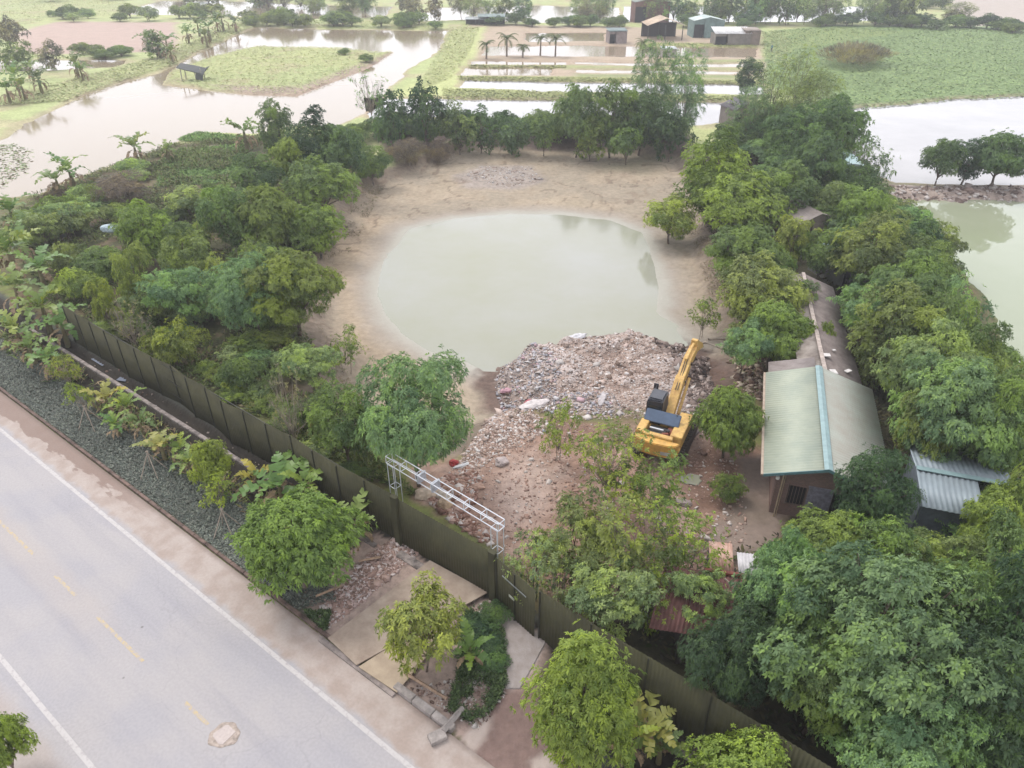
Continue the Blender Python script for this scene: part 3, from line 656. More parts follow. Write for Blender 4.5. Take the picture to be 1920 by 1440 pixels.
proto('reed', seed=82, H=1.0, z0=0.02, lobes=40, lobe_r=0.36, tips=900, k=5, ln=0.25, wd=0.02, droop=0.0, spread=0.35, up=1.5, lvar=0.3, shape='dome', stems=2, trunk_r=0.01)

TINT = {  # leaf albedo
 'yellow': (0.10, 0.125, 0.022), 'lime': (0.094, 0.122, 0.028), 'bright': (0.076, 0.104, 0.027), 'mid': (0.062, 0.09, 0.032), 'dark': (0.042, 0.07, 0.028),
 'deep': (0.03, 0.052, 0.026), 'grey': (0.074, 0.118, 0.052), 'olive': (0.078, 0.10, 0.035), 'brown': (0.066, 0.055, 0.042), 'blue': (0.05, 0.095, 0.045), 'straw': (0.085, 0.083, 0.05), 'pale': (0.11, 0.145, 0.06)}
USED = {}
TINT = {k_: tuple(q_ * m_ for q_, m_ in zip(v_, (2.7, 2.6, 2.6))) for k_, v_ in TINT.items()}
def plant(kind, x, y, R, h, tint, label, cat='tree', group=None, name=None, rz=None, z=None):
    tr_, cr_, H = PR[kind]
    z = zat(x, y) if z is None else z
    name = name or ('shrub' if cat in ('shrub', 'bush') else 'tree')
    o = thing(name, label, cat, (x, y, z - 0.03), rng.uniform(0, 6.28) if rz is None else rz, group)
    k_ = rng.uniform(0.88, 1.14) if R > 0 else 1; o.scale = (R * k_, R / k_, h / H)
    t = link('trunk' if cat == 'tree' else 'stem', tr_, o); c = link('crown' if cat == 'tree' else 'foliage', cr_, o)
    cc = np.array(TINT[tint] if isinstance(tint, str) else tint) * rng.uniform(0.9, 1.12) * (1 + rng.normal(0, 0.03, 3))
    c.color = (*np.clip(cc, 0.005, 1), 1)
    return o
def pplant(kind, u, v, rpx, h, tint, label, cat='tree', group=None, name=None):
    """crown centre at pixel (u, v), crown radius rpx photo pixels, height h metres"""
    zc = h * (0.5 if cat == 'tree' else 0.35) + 0.1 * h
    x, y = at(u, v, zc); dd = math.sqrt(x * x + y * y + (CAM_H - zc) ** 2)
    dep = y * math.cos(PITCH) + (CAM_H - zc) * math.sin(PITCH)
    return plant(kind, x, y, rpx * dep / FPX, h, tint, label, cat, group, name)

# banana plants ---------------------------------------------------------------
M_ban = leaf_material('banana_leaf', warm=(1.7, 1.35, 0.7), dark=(0.7, 0.8, 0.7), rough=0.35, trans=0.3)
M_bstem = mat('banana_stem', (0.16, 0.17, 0.07), 0.7, var=0.2, scale=6, col2=(0.16, 0.11, 0.06))
M_bdead = mat('dead_banana_leaf', (0.28, 0.2, 0.12), 0.9, var=0.2, scale=6)
def ban_leaf(mb, r_, base, az, L, W, lift, curl, seg=12):
    """one long arched blade, torn into strips that hang from the midrib at their own angles"""
    p = np.array(base, float); el = lift; ax = np.array([math.cos(az), math.sin(az)]); sd_ = np.array([-ax[1], ax[0], 0]); V = []; F = []
    for i in range(seg):
        t = (i + 0.5) / seg; w_ = W * (0.07 if t < 0.14 else math.sin(math.pi * min(1, (t - 0.1) / 0.9) ** 0.8) ** 0.6)
        q = p + np.array([ax[0] * math.cos(el), ax[1] * math.cos(el), math.sin(el)]) * L / seg
        for sg in (-1, 1):
            ang = r_.normal(0.15, 0.35) if t > 0.14 else 0.3; w2 = w_ * 0.5 * r_.uniform(0.75, 1.1)
            e = sd_ * sg * math.cos(ang) * w2 + np.array([0, 0, math.sin(ang) * w2]); fw = (q - p) * r_.uniform(0.1, 0.45); n0 = len(V)
            V += [p.copy(), q.copy(), q + e + fw - (q - p) * 0.08, p + e + fw * 0.8 + (q - p) * 0.08]; F.append((n0, n0 + 1, n0 + 2, n0 + 3))
        p = q; el -= curl / seg
    mb.add(V, F)
BAN = []
for sd_ in range(5):
    r_ = np.random.default_rng(100 + sd_); hs = 1.0
    st = MB(); V, F = tube([(0, 0, -0.1), (0.02, 0, 0.5), (0.03, 0.02, hs)], [0.13, 0.1, 0.06], 8); st.add(V, F)
    lv = MB(); nl = 8 + sd_ % 2
    for j in range(nl):
        ban_leaf(lv, r_, (0.03, 0.02, hs - 0.05), j * 2.4 + r_.normal(0, 0.2), r_.uniform(1.0, 1.6), r_.uniform(0.36, 0.5), r_.uniform(0.7, 1.45), r_.uniform(0.9, 2.2))
    dl = MB()
    for j in range(7): ban_leaf(dl, r_, (0.03, 0.02, hs - 0.15 - 0.05 * j), r_.uniform(0, 6.28), r_.uniform(0.6, 1.1), 0.22, 0.3, 2.3, 6)
    def mk(mb, nm, m, lc=False):
        me = bpy.data.meshes.new(nm); me.from_pydata([tuple(v) for v in mb.V], [], mb.F); me.materials.append(m)
        if lc: a_ = me.attributes.new('lc', 'FLOAT', 'POINT'); a_.data.foreach_set('value', np.repeat(np.clip(r_.normal(0.55, 0.22, nl), 0, 1), len(mb.V) // nl).astype(np.float32))
        return me
    BAN.append((mk(st, 'banana_stem', M_bstem), mk(lv, 'banana_leaves', M_ban, True), mk(dl, 'banana_dead', M_bdead)))
nban = [0]
BT = {'lime': (0.16, 0.24, 0.06), 'pale': (0.16, 0.23, 0.08), 'bright': (0.12, 0.21, 0.06), 'yellow': (0.25, 0.26, 0.08), 'mid': (0.10, 0.14, 0.05)}
def banana(u, v, h, label, tint='lime', group='banana plants', zc=0.8):
    x, y = at(u, v, zc * h * 0.7); i = nban[0]; nban[0] += 1
    o = thing('banana_plant', label, 'banana plant', (x, y, zat(x, y)), rng.uniform(0, 6.28), group)
    s_ = h / 1.9; o.scale = (s_, s_, s_)
    st, lv, dl = BAN[i % 5]
    link('stem', st, o); l = link('leaves', lv, o); link('dead_leaves', dl, o)
    l.color = (*(np.array(BT[tint]) * rng.uniform(0.85, 1.15)), 1)
    if v > 600: k_ = rng.uniform(0.72, 0.95); o.scale = (s_ * k_, s_ * k_, s_ * rng.uniform(0.7, 1.0))
    return o
# coconut palms ----------------------------------------------------------------
def palm(u, v, h, label, group='small coconut palms'):
    x, y = at(u, v, 0); r_ = np.random.default_rng(int(u)); o = thing('palm', label, 'palm', (x, y, zat(x, y)), 0, group)
    t = MB(); V, F = tube([(0, 0, -0.2), (0.05, 0, h * 0.3), (0.1, 0, h * 0.55)], [0.22, 0.17, 0.13], 8); t.add(V, F); t.build('trunk', M_bark, o)
    tip = []; dr = []; V = []; F = []; lc = []
    for j in range(16):
        az = j * 2.4; el = r_.uniform(0.2, 1.35); p = np.array([0.1, 0, h * 0.55]); L = h * 0.5
        for i in range(14):
            q = p + np.array([math.cos(az) * math.cos(el), math.sin(az) * math.cos(el), math.sin(el)]) * L / 14; el -= 0.13
            sd2 = np.array([-math.sin(az), math.cos(az), 0])
            for sg in (-1, 1):
                ll = 0.5 * math.sin(math.pi * (i + 1.5) / 16) + 0.1; n0 = len(V)
                e = q + sd2 * sg * ll + (q - p) * 0.8 + np.array([0, 0, -0.35 * ll])
                V += [p, q, e, p * 0.6 + e * 0.4]; F.append((n0, n0 + 1, n0 + 2, n0 + 3)); lc += [0.5 + 0.2 * r_.normal()] * 4
            p = q
    c = link('crown', mesh_np('palm_crown', np.array(V), np.array(F), False, {'lc': ('FLOAT', np.clip(lc, 0, 1))}, [M_leaf]), o)
    c.color = (*np.array((0.10, 0.125, 0.045)), 1)
# ------------------------------------------------------------------ fence, gates, beam
M_olive = mat('olive_sheet_metal', (0.078, 0.075, 0.040), 0.75, metal=0.0, var=0.14, scale=0.9, col2=(0.052, 0.050, 0.030), spec=0.2)
M_olive2 = mat('olive_post', (0.03, 0.03, 0.02), 0.6, var=0.1)
M_alu = mat('aluminium', (0.62, 0.64, 0.68), 0.45, metal=0.3, var=0.06)
def corr(name, p0, pu, pv, pitch, amp, m, parent=None, th=0.006, loc=True, flatten=0.5):
    """corrugated sheet from p0; ribs repeat along pu and run along pv"""
    p0, pu, pv = [np.array(q, float) for q in (p0, pu, pv)]
    L = np.linalg.norm(pu); n = max(4, int(round(L / pitch))) * 4; nr = unit(np.cross(pu, pv)); V = []
    if nr[2] < -0.01: nr = -nr
    for side in (0, 1):
        for i in range(n + 1):
            ph = math.sin(i * math.pi / 2); hgt = amp * max(-flatten, min(flatten, ph)) / flatten
            for j in range(2): V.append(p0 + pu * i / n + pv * j + nr * (hgt - side * th))
    k = 2 * (n + 1); F = []
    for i in range(n):
        a_ = 2 * i; F += [(a_, a_ + 2, a_ + 3, a_ + 1), (k + a_ + 1, k + a_ + 3, k + a_ + 2, k + a_), (a_, k + a_, k + a_ + 2, a_ + 2), (a_ + 1, a_ + 3, k + a_ + 3, k + a_ + 1)]
    F += [(0, 1, k + 1, k), (2 * n, k + 2 * n, k + 2 * n + 1, 2 * n + 1)]
    return link(name, mesh_np(name, np.array(V), np.array(F), False, None, [m]), parent)
FH = 2.75
f1, f2, f3, f4, f5 = (-31.2, 45.35), (-5.5, 25.5), (-0.95, 22.35), (1.0, 19.9), (14.5, 9.1)
def fence_run(label, a, b, seg, top=FH + 0.1, name='metal_fence', jit=0.04, skip=0):
    a = np.array(a, float); b = np.array(b, float); L = np.linalg.norm(b - a); n = max(1, int(round(L / seg))); d = (b - a) / L; nn = np.array([-d[1], d[0]])
    if nn[1] < 0: nn = -nn
    o = thing(name, label, 'fence' if name == 'metal_fence' else 'gate', (a[0], a[1], 0))
    offs = rng.normal(0, jit, n + 1); hts = rng.normal(0, jit * 0.6, n + 1)
    for i in range(n):
        s0 = L * i / n; s1 = L * (i + 1) / n; off = offs[i]; off2 = offs[i + 1] + 0.03
        p = d * (s0 - 0.03) + nn * off; q = d * (s1 + 0.03) + nn * off2; h0 = rng.normal(0, jit * 0.5)
        sh = corr('panel', (p[0], p[1], 0.0 + h0 - 0.5), (q[0] - p[0], q[1] - p[1], 0), (0, 0, top + 0.5), 0.16, 0.018, M_olive, o, 0.004)
        mb = MB(); c0 = d * s0 + nn * (off - 0.035); mb.box((c0[0], c0[1], top / 2 - 0.28), (0.05, 0.05, top + 0.5), math.atan2(d[1], d[0])); mb.build('post', M_olive2, o)
    mb = MB()
    for z_ in (0.5, 1.5, top - 0.25):
        c0 = d * L / 2 + nn * 0.14; mb.box((c0[0], c0[1], z_), (L, 0.04, 0.05), math.atan2(d[1], d[0]))
    mb.each('rail', M_olive2, o)
    return o
fence_run('long leaning olive sheet metal fence from the banana thicket down to the gate', f1, f2, 1.9, jit=0.09)
fence_run('wide plain olive sliding gate panel under the aluminium truss frame', (-5.28, 25.3), (-1.03, 22.05), 4.6, 2.85, 'metal_gate', 0.01)
g2 = fence_run('narrower olive entry gate with small pale notice above the concrete apron', (-0.63, 21.6), (0.87, 19.85), 1.25, 2.85, 'entry_gate', 0.01)
g2['category'] = 'gate'
fence_run('olive sheet metal fence below the big spreading tree and out of view', (1.1, 19.8), f5, 2.6, jit=0.03)
# wide gate posts
for (x, y, lb) in ((-5.42, 25.32, 'olive box gate post at the far end of the sliding gate'), (-0.82, 21.85, 'olive box gate post between sliding gate and entry gate')):
    mb = MB(); mb.box((x, y, 1.42), (0.34, 0.2, 3.0), R_ANG); mb.box((x, y, 2.94), (0.38, 0.24, 0.05), R_ANG)
    tag(mb.build('gate_post', M_olive, bevel=0.01), lb, 'post')
d2 = unit(np.array([1.5, -1.77])); nf = np.array([d2[1], -d2[0]]) 
mb = MB(); c0 = np.array([-0.63, 21.6]) + d2 * 1.0 - np.array([0.76, 0.64]) * 0.05
mb.box((c0[0], c0[1], 1.35), (0.34, 0.02, 0.13), math.atan2(d2[1], d2[0])); q = mb.build('notice', mat('notice', (0.35, 0.36, 0.3), 0.6)); q.parent = g2; q.location = (-g2.location[0], -g2.location[1], 0)
mb = MB(); c1 = np.array([-0.63, 21.6]) + d2 * 1.15 - np.array([0.76, 0.64]) * 0.045
mb.box((c1[0], c1[1], 2.15), (1.5, 0.03, 0.05), math.atan2(d2[1], d2[0])); q = mb.build('crossbar', mat('bar_grey', (0.2, 0.22, 0.22), 0.5)); q.parent = g2; q.location = (-g2.location[0], -g2.location[1], 0)
# concrete beam along the ditch
def beam(label, s0, s1, n, w_=0.24, z=0.12, hh=0.32, nb=8):
    k = MB(); st_ = (s1 - s0) / nb
    for i in range(nb): k.box(rp(s0 + st_ * (i + 0.5), n + rng.normal(0, 0.008), z - hh / 2), (st_ - 0.015, w_, hh), R_ANG)
    tag(k.build('concrete_beam', mat('beam_concrete', P(172, 160, 154), 0.9, var=0.3, scale=3, bump=0.3), bevel=0.02), label, 'beam')
beam('long thin concrete coping along the ditch at the foot of the fence', -12, sn(*at(704, 1026))[0], 6.75, nb=14)
beam('concrete coping along the ditch below the big spreading tree', sn(*at(1230, 1345))[0], 60, 6.35, nb=12)
beam('buried concrete threshold strip in front of the sliding gate', sn(*at(757, 1030))[0], sn(*at(915, 1105))[0], 7.1, 0.42, 0.1, 0.3, nb=3)
# corrugated grey panels lying in ditch
mb = MB(); mb.box((*at(186, 672), -0.2), (1.5, 0.5, 0.03), R_ANG, col=P(170, 178, 196)); tag(mb.build('metal_offcut', M_attr), 'longer pale blue sheet offcut lying in the ditch under the fence', 'sheet')
mb = MB(); mb.box((*at(228, 705), -0.25), (0.7, 0.4, 0.03), R_ANG + 0.4, col=P(150, 158, 176)); tag(mb.build('metal_offcut', M_attr), 'shorter blue grey sheet offcut in the ditch under the fence', 'sheet')

# entrance boards over the ditch
M_board = mat('brown_board', P(196, 178, 160), 0.85, var=0.14, scale=1.4, col2=P(166, 146, 130), bump=0.15)
M_board2 = mat('pale_board', P(206, 186, 160), 0.85, var=0.12, scale=1.6, col2=P(180, 160, 138), bump=0.15)
def board(pts, z, m, label, th=0.05):
    P3 = [(*at(u, v, z), z) for u, v in pts]; mb = MB(); mb.prism([(x, y) for x, y, _ in P3], z - th, z); return tag(mb.build('wooden_board', m, bevel=0.008), label, 'board')
board([(614, 1196), (668, 1247), (916, 1110), (806, 1050)], 0.20, M_board, 'largest brown board bridging the ditch at the entrance')
board([(672, 1250), (744, 1298), (850, 1170), (780, 1180)], 0.16, M_board2, 'smaller yellowish board under the loose leafed mango tree')
board([(600, 1190), (614, 1200), (742, 1300), (735, 1306), (596, 1200)], 0.10, M_kerb, 'weathered edge plank along the road side of the entrance boards', 0.08)
# concrete stub (slab and short column) fallen by the kerb
o = thing('fallen_post', 'fallen concrete post with square footing lying by the kerb gap', 'post', (*at(823, 1375), 0.03))
bx_, by_ = at(823, 1375)
mb = MB(); x0, y0 = at(830, 1372, 0.15); x1, y1 = at(868, 1328, 0.15); mb.bar((x0 - bx_, y0 - by_, 0.16), (x1 - bx_, y1 - by_, 0.16), 0.14, 4, 0.12); mb.build('shaft', M_conc, o, bevel=0.01)
mb = MB(); x0, y0 = at(820, 1382, 0.12); mb.box((x0 - bx_, y0 - by_, 0.09), (0.62, 0.44, 0.22), 0.5); mb.build('footing', M_conc, o, bevel=0.02)
# concrete apron
mb = MB(); mb.prism([at(u, v) for u, v in [(945, 1140), (1024, 1203), (1003, 1243), (975, 1292), (948, 1292), (940, 1200)]], -0.2, 0.05)
tag(mb.build('concrete_apron', mat('apron_concrete', P(190, 180, 176), 0.9, var=0.16, scale=1.8, bump=0.4, col2=P(168, 156, 150)), bevel=0.02), None, None, kind='structure')

# ------------------------------------------------------------------ aluminium truss gantry
tx0 = np.array(at(736, 862, 4.15)); tx1 = np.array(at(932, 980, 4.15))
o = thing('truss_gantry', 'silver aluminium box truss frame standing just inside the fence', 'truss', (tx0[0], tx0[1], 0))
td = unit(tx1 - tx0); tn = np.array([-td[1], td[0]]); TL = np.linalg.norm(tx1 - tx0); q0 = 0.19
def truss(name, a, b, u1, u2, nb, parent, r=0.022):
    a = Vector(a); b = Vector(b); u1 = Vector(u1); u2 = Vector(u2); mb = MB(); cs = [(1, 1), (1, -1), (-1, -1), (-1, 1)]
    P4 = lambda t: [a + (b - a) * t + u1 * c * q0 + u2 * d_ * q0 for c, d_ in cs]
    for c in range(4): mb.bar(P4(0)[c], P4(1)[c], r, 6)
    for i in range(nb + 1):
        p = P4(i / nb)
        for c in range(4): mb.bar(p[c], p[(c + 1) % 4], r * 0.8, 5)
    for i in (0, nb):
        p = P4(i / nb)
    return mb.build(name, M_alu, parent)
tz = 4.15
truss('beam', (-td[0] * .25, -td[1] * .25, tz), (td[0] * (TL + .25), td[1] * (TL + .25), tz), (tn[0], tn[1], 0), (0, 0, 1), 7, o)
for s_ in (0, TL):
    truss('leg', (td[0] * s_, td[1] * s_, 0.02), (td[0] * s_, td[1] * s_, tz - 0.25), (tn[0], tn[1], 0), (td[0], td[1], 0), 3, o, 0.018)
mb = MB()
for s_ in (0, TL): mb.box((td[0] * s_, td[1] * s_, 0.02), (0.7, 0.7, 0.03), R_ANG)
mb.each('base_plate', M_alu, o)
mb = MB()
for s_ in (TL * 0.3, TL * 0.44): mb.box((td[0] * s_, td[1] * s_, tz), (0.1, 0.5, 0.46), R_ANG)
mb.each('joint_clamp', mat('clamp', (0.45, 0.47, 0.52), 0.4, metal=0.4), o)

# ------------------------------------------------------------------ main house
M_roofg = mat('green_grey_roof_sheet', P(188, 194, 174), 0.6, var=0.06, scale=0.7, col2=P(168, 178, 162))
M_roofr = mat('stained_roof_sheet', P(184, 194, 184), 0.6, var=0.12, scale=0.35, col2=P(168, 164, 152))
M_teal = mat('teal_trim', P(158, 186, 188), 0.5, var=0.08)
def brick_mat(name, c1, c2, mort, scale=5.0):
    m, t, b = new_mat(name); b.inputs['Roughness'].default_value = 0.9
    tc = t.nodes.new('ShaderNodeTexCoord'); mp_ = t.nodes.new('ShaderNodeMapping'); mp_.inputs['Rotation'].default_value = (math.radians(90), 0, 0)
    br = t.nodes.new('ShaderNodeTexBrick'); br.inputs['Scale'].default_value = scale; br.inputs['Color1'].default_value = (*c1, 1); br.inputs['Color2'].default_value = (*c2, 1); br.inputs['Mortar'].default_value = (*mort, 1); br.inputs['Mortar Size'].default_value = 0.03
    t.links.new(tc.outputs['Object'], mp_.inputs[0]); t.links.new(mp_.outputs[0], br.inputs[0]); t.links.new(br.outputs[0], b.inputs[0]); return m
M_brick = brick_mat('brick', P(150, 112, 98), P(120, 92, 84), P(150, 140, 134))
M_dark = mat('dark_opening', (0.012, 0.011, 0.012), 0.8)
HP = np.array([12.15, 27.25]); HANG = math.atan2(-0.295, 0.955); HW, HL, HE, HR = 5.55, 9.9, 2.7, 3.62
h = thing('brick_house', 'long brick house under a pale green corrugated gable roof', 'house', (HP[0], HP[1], 0), HANG)
# local: x across, y along
corr('roof', (-0.0, 0, HE), (0, HL, 0), (HW / 2, 0, HR - HE), 0.22, 0.022, M_roofg, h)
corr('roof', (HW + 0.35, 0, HE - 0.1), (0, HL, 0), (-HW / 2 - 0.35, 0, HR - HE + 0.1), 0.22, 0.022, M_roofr, h)
mb = MB()
for sx in (-1, 1):
    M_ = Matrix.Rotation(math.atan2(HR - HE, HW / 2) * -sx, 4, 'Y')
    mb.box((HW / 2 + sx * 0.095, HL / 2, HR + 0.01), (0.2, HL + 0.06, 0.015), M=Matrix.Rotation(math.atan2(HR - HE, HW / 2) * sx, 4, 'Y'))
mb.build('ridge_cap', M_teal, h)
mb = MB(); mb.add([(0, -0.03, HE - 0.14), (HW / 2, -0.03, HR - 0.14), (HW / 2, -0.03, HR + 0.02), (0, -0.03, HE + 0.02), (0, 0.0, HE - 0.14), (HW / 2, 0.0, HR - 0.14), (HW / 2, 0.0, HR + 0.02), (0, 0.0, HE + 0.02)], [(0, 1, 2, 3), (7, 6, 5, 4), (0, 4, 5, 1), (3, 2, 6, 7), (0, 3, 7, 4)])
mb.add([(HW / 2, -0.03, HR - 0.14), (HW, -0.03, HE - 0.14), (HW, -0.03, HE + 0.02), (HW / 2, -0.03, HR + 0.02), (HW / 2, 0.0, HR - 0.14), (HW, 0.0, HE - 0.14), (HW, 0.0, HE + 0.02), (HW / 2, 0.0, HR + 0.02)], [(0, 1, 2, 3), (7, 6, 5, 4), (0, 4, 5, 1), (3, 2, 6, 7), (1, 5, 6, 2)])
mb.build('fascia', mat('dark_teal_fascia', P(110, 150, 156), 0.5), h)
mb = MB(); mb.box((-0.06, HL / 2, HE - 0.05), (0.12, HL, 0.08)); mb.build('gutter', mat('gutter', P(190, 170, 150), 0.6), h)
wx0, wx1, wy0, wy1 = 0.72, HW - 0.4, 0.62, HL - 0.3
def wall_y(x0, x1, y, holes, zt):      # front wall pieces round openings, thickness 0.2, gable top
    mb = MB(); xs_ = x0
    for (a_, b_, z0_, z1_) in holes + [(x1, x1, 0, 0)]:
        if a_ > xs_: mb.box(((xs_ + a_) / 2, y, zt / 2 - 0.15), (a_ - xs_, 0.2, zt + 0.3))
        if b_ > a_:
            if z0_ > 0: mb.box(((a_ + b_) / 2, y, z0_ / 2 - 0.15), (b_ - a_, 0.2, z0_ + 0.3))
            mb.box(((a_ + b_) / 2, y, (z1_ + zt) / 2), (b_ - a_, 0.2, zt - z1_))
        xs_ = b_
    mb.add([(x0, y - .1, zt), (x1, y - .1, zt), ((x0 + x1) / 2 - .15, y - .1, HR - 0.12), (x0, y + .1, zt), (x1, y + .1, zt), ((x0 + x1) / 2 - .15, y + .1, HR - 0.12)], [(0, 1, 2), (5, 4, 3), (0, 2, 5, 3), (1, 4, 5, 2)])
    return mb
wall_y(wx0, wx1, wy0, [(1.35, 2.2, 0.75, 2.0), (3.4, 4.3, 0.0, 1.9)], 2.6).build('wall', M_brick, h)
mb = MB(); mb.box((wx0 + .1, (wy0 + wy1) / 2 + .1, 1.15), (0.2, wy1 - wy0 - .2, 2.9)); mb.box((wx1 - .1, (wy0 + wy1) / 2 + .1, 1.15), (0.2, wy1 - wy0 - .2, 2.9)); mb.box(((wx0 + wx1) / 2, wy1, 1.15), (wx1 - wx0 - .4, 0.2, 2.9)); mb.build('wall', M_brick, h)
mb = MB(); mb.box((1.775, wy0 + .02, 1.38), (0.85, 0.04, 1.24)); wn = mb.build('window', M_dark, h)
mb = MB()
for i in range(6): mb.bar((1.4 + i * 0.15, wy0 - .12, 0.78), (1.4 + i * 0.15, wy0 - .12, 1.98), 0.012, 5)
for z_ in (0.78, 1.98): mb.box((1.775, wy0 - .115, z_), (0.92, 0.05, 0.05))
for x_ in (1.33, 2.22): mb.box((x_, wy0 - .115, 1.38), (0.05, 0.05, 1.28))
mb.build('frame', mat('window_frame', P(140, 118, 108), 0.7), wn)
mb = MB(); mb.box((2.8, wy0 - .115, 1.15), (1.15, 0.03, 1.9)); mb.build('cement_render', mat('cement_render', P(150, 148, 162), 0.9, var=0.2, scale=4, bump=0.3), h)
mb = MB(); mb.box((3.85, wy0 + .02, 0.95), (0.9, 0.04, 1.9)); mb.build('door', M_dark, h)
mb = MB(); mb.bar((0.95, 0.25, 0.0), (0.95, 0.25, HE + .1), 0.035, 8); mb.bar((1.05, 0.3, 0.0), (1.05, 0.3, HE + .1), 0.02, 8); mb.each('porch_post', mat('rusty_pole', P(196, 176, 146), 0.6), h)
mb = MB(); mb.bar((0.72, 0.35, 2.3), (0.72, 0.35, 2.46), 0.09, 12); mb.build('lamp_bulb', mat('white_lamp', (0.8, 0.8, 0.8), 0.3), h)

# grey rear extension and long old roof behind
o = thing('grey_lean_to', 'small weathered grey roof joined behind the pale green house roof', 'shed', (HP[0], HP[1], 0), HANG)
corr('roof', (0.15, HL + 0.12, 2.62), (0, 1.35, 0), (2.5, 0, 0.75), 0.2, 0.022, mat('grey_fibre_sheet', P(176, 166, 162), 0.9, var=0.2, scale=1.5, col2=P(146, 134, 130)), o)
mb = MB(); mb.box((0.35, HL + 0.7, 1.2), (0.15, 1.2, 2.7)); mb.box((2.4, HL + 0.7, 1.2), (0.15, 1.2, 2.7)); mb.build('wall', M_brick, o)
mb = MB(); mb.box((1.4, HL + 0.05, 2.99), (2.5, 0.34, 0.03), M=Matrix.Rotation(-0.29, 4, 'Y')); mb.build('flashing', mat('pale_flashing', P(214, 206, 200), 0.6), o)
M_old = mat('old_fibre_roof', P(160, 148, 142), 0.95, var=0.3, scale=1.3, col2=P(124, 112, 108), bump=0.4)
ra = np.array(at(1548, 700, 3.3)); rb = np.array(at(1506, 512, 3.3)); rl = np.linalg.norm(rb - ra); rz_ = math.atan2(-(rb - ra)[0], (rb - ra)[1])
o = thing('old_shed', 'long low shed with a decaying grey roof and pale ridge line', 'shed', (ra[0], ra[1], 0), rz_)
corr('roof', (0, 0, 3.3), (0, rl, 0), (2.3, 0, -0.9), 0.2, 0.025, M_old, o)
corr('roof', (0, 0, 3.3), (0, rl, 0), (-1.3, 0, -0.5), 0.2, 0.025, mat('old_fibre_roof_pale', P(186, 176, 166), 0.95, var=0.3, scale=1.3, col2=P(140, 128, 120)), o)
mb = MB(); mb.box((0, rl / 2, 3.34), (0.24, rl, 0.05)); mb.build('ridge_cap', mat('pale_ridge', P(206, 190, 180), 0.8, var=0.2), o)
mb = MB(); mb.box((1.9, rl / 2, 1.1), (0.15, rl - .5, 2.4)); mb.box((-1.1, rl / 2, 1.2), (0.15, rl - .5, 2.6)); mb.box((0.4, .3, 1.1), (2.8, .15, 2.4)); mb.build('wall', M_brick, o)
mb = MB()
for (x_, y_, a_, b_) in ((0.25, 2.2, .5, .35), (1.5, 1.4, .4, .25), (0.5, 0.4, .35, .5), (0.9, 3.4, .2, .15)): mb.box((x_, y_, 3.42 - 0.37 * x_), (a_, b_, 0.06), 0.5 * x_)
mb.each('loose_sheet', mat('white_scrap', P(236, 230, 226), 0.6), o)
# far part of the row of roofs
def simple_shed(label, u, v, W, L, hh, rise, rz, roofc, wallc, name='shed', cat='shed', pitch=0.5, mono=False, over=0.2, wallmat=None, openf=False):
    x, y = at(u, v, 0); o = thing(name, label, cat, (x, y, zat(x, y)), rz)
    m = mat('shed_roof', P(*roofc), 0.6, var=0.14, scale=0.8)
    if mono: corr('roof', (-W / 2 - over, -L / 2 - over, hh), (W + 2 * over, 0, 0), (0, L + 2 * over, rise), pitch, 0.04, m, o)
    else:
        corr('roof', (-W / 2 - over, -L / 2 - over, hh - 0.05), (0, L + 2 * over, 0), (W / 2 + over, 0, rise), pitch, 0.04, m, o)
        corr('roof', (W / 2 + over, -L / 2 - over, hh - 0.05), (0, L + 2 * over, 0), (-W / 2 - over, 0, rise), pitch, 0.04, m, o)
    wm = wallmat or mat('shed_wall', P(*wallc), 0.8, var=0.15, scale=1.0); mb = MB(); t_ = 0.15
    if openf:
        for sx in (-1, 0, 1):
            for sy in (-1, 1): mb.box((sx * W / 2 * .95, sy * L / 2 * .95, hh / 2), (0.2, 0.2, hh - .1))
        mb.each('post', wm, o); mb = MB(); mb.box((0, L / 2 - .1, hh / 2 - .1), (W, t_, hh - .2)); mb.build('wall', mat('dim_wall', P(70, 66, 62), 0.9), o)
    else:
        mb.box((-W / 2 + t_ / 2, 0, hh / 2 - .1), (t_, L, hh)); mb.box((W / 2 - t_ / 2, 0, hh / 2 - .1), (t_, L, hh))
        mb.box((0, L / 2 - t_ / 2, hh / 2 - .1), (W - 2 * t_, t_, hh)); mb.box((W * .17, -L / 2 + t_ / 2, hh / 2 - .1), (W * .66 - 2 * t_, t_, hh)); mb.box((-W * .33 + .06, -L / 2 + t_ / 2, hh * .9 - .1), (W * .33 - t_, t_, hh * .2))
        if not mono:
            for sy in (-1, 1):
                y_ = sy * (L / 2 - t_ / 2); mb.add([(-W / 2, y_ - .05, hh - .1), (W / 2, y_ - .05, hh - .1), (0, y_ - .05, hh + rise * .85), (-W / 2, y_ + .05, hh - .1), (W / 2, y_ + .05, hh - .1), (0, y_ + .05, hh + rise * .85)], [(0, 1, 2), (5, 4, 3), (0, 2, 5, 3), (1, 4, 5, 2)])
        mb.build('wall', wm, o)
        mb = MB(); mb.box((-W * .33 + .06, -L / 2 + .3, hh * .4), (W * .3, .04, hh * .8)); mb.build('doorway', M_dark, o)
    return o
simple_shed('pale bluish sheet roof glimpsed among trees beside the old grey shed', 1560, 520, 1.8, 4.2, 2.1, 0.5, 0.3, (176, 200, 206), (150, 150, 146), pitch=0.2)
simple_shed('small grey brown roof hidden in trees at the far end of the shed row', 1475, 440, 4.5, 8, 2.6, 0.9, 0.3, (176, 164, 156), (160, 146, 136), pitch=0.25)
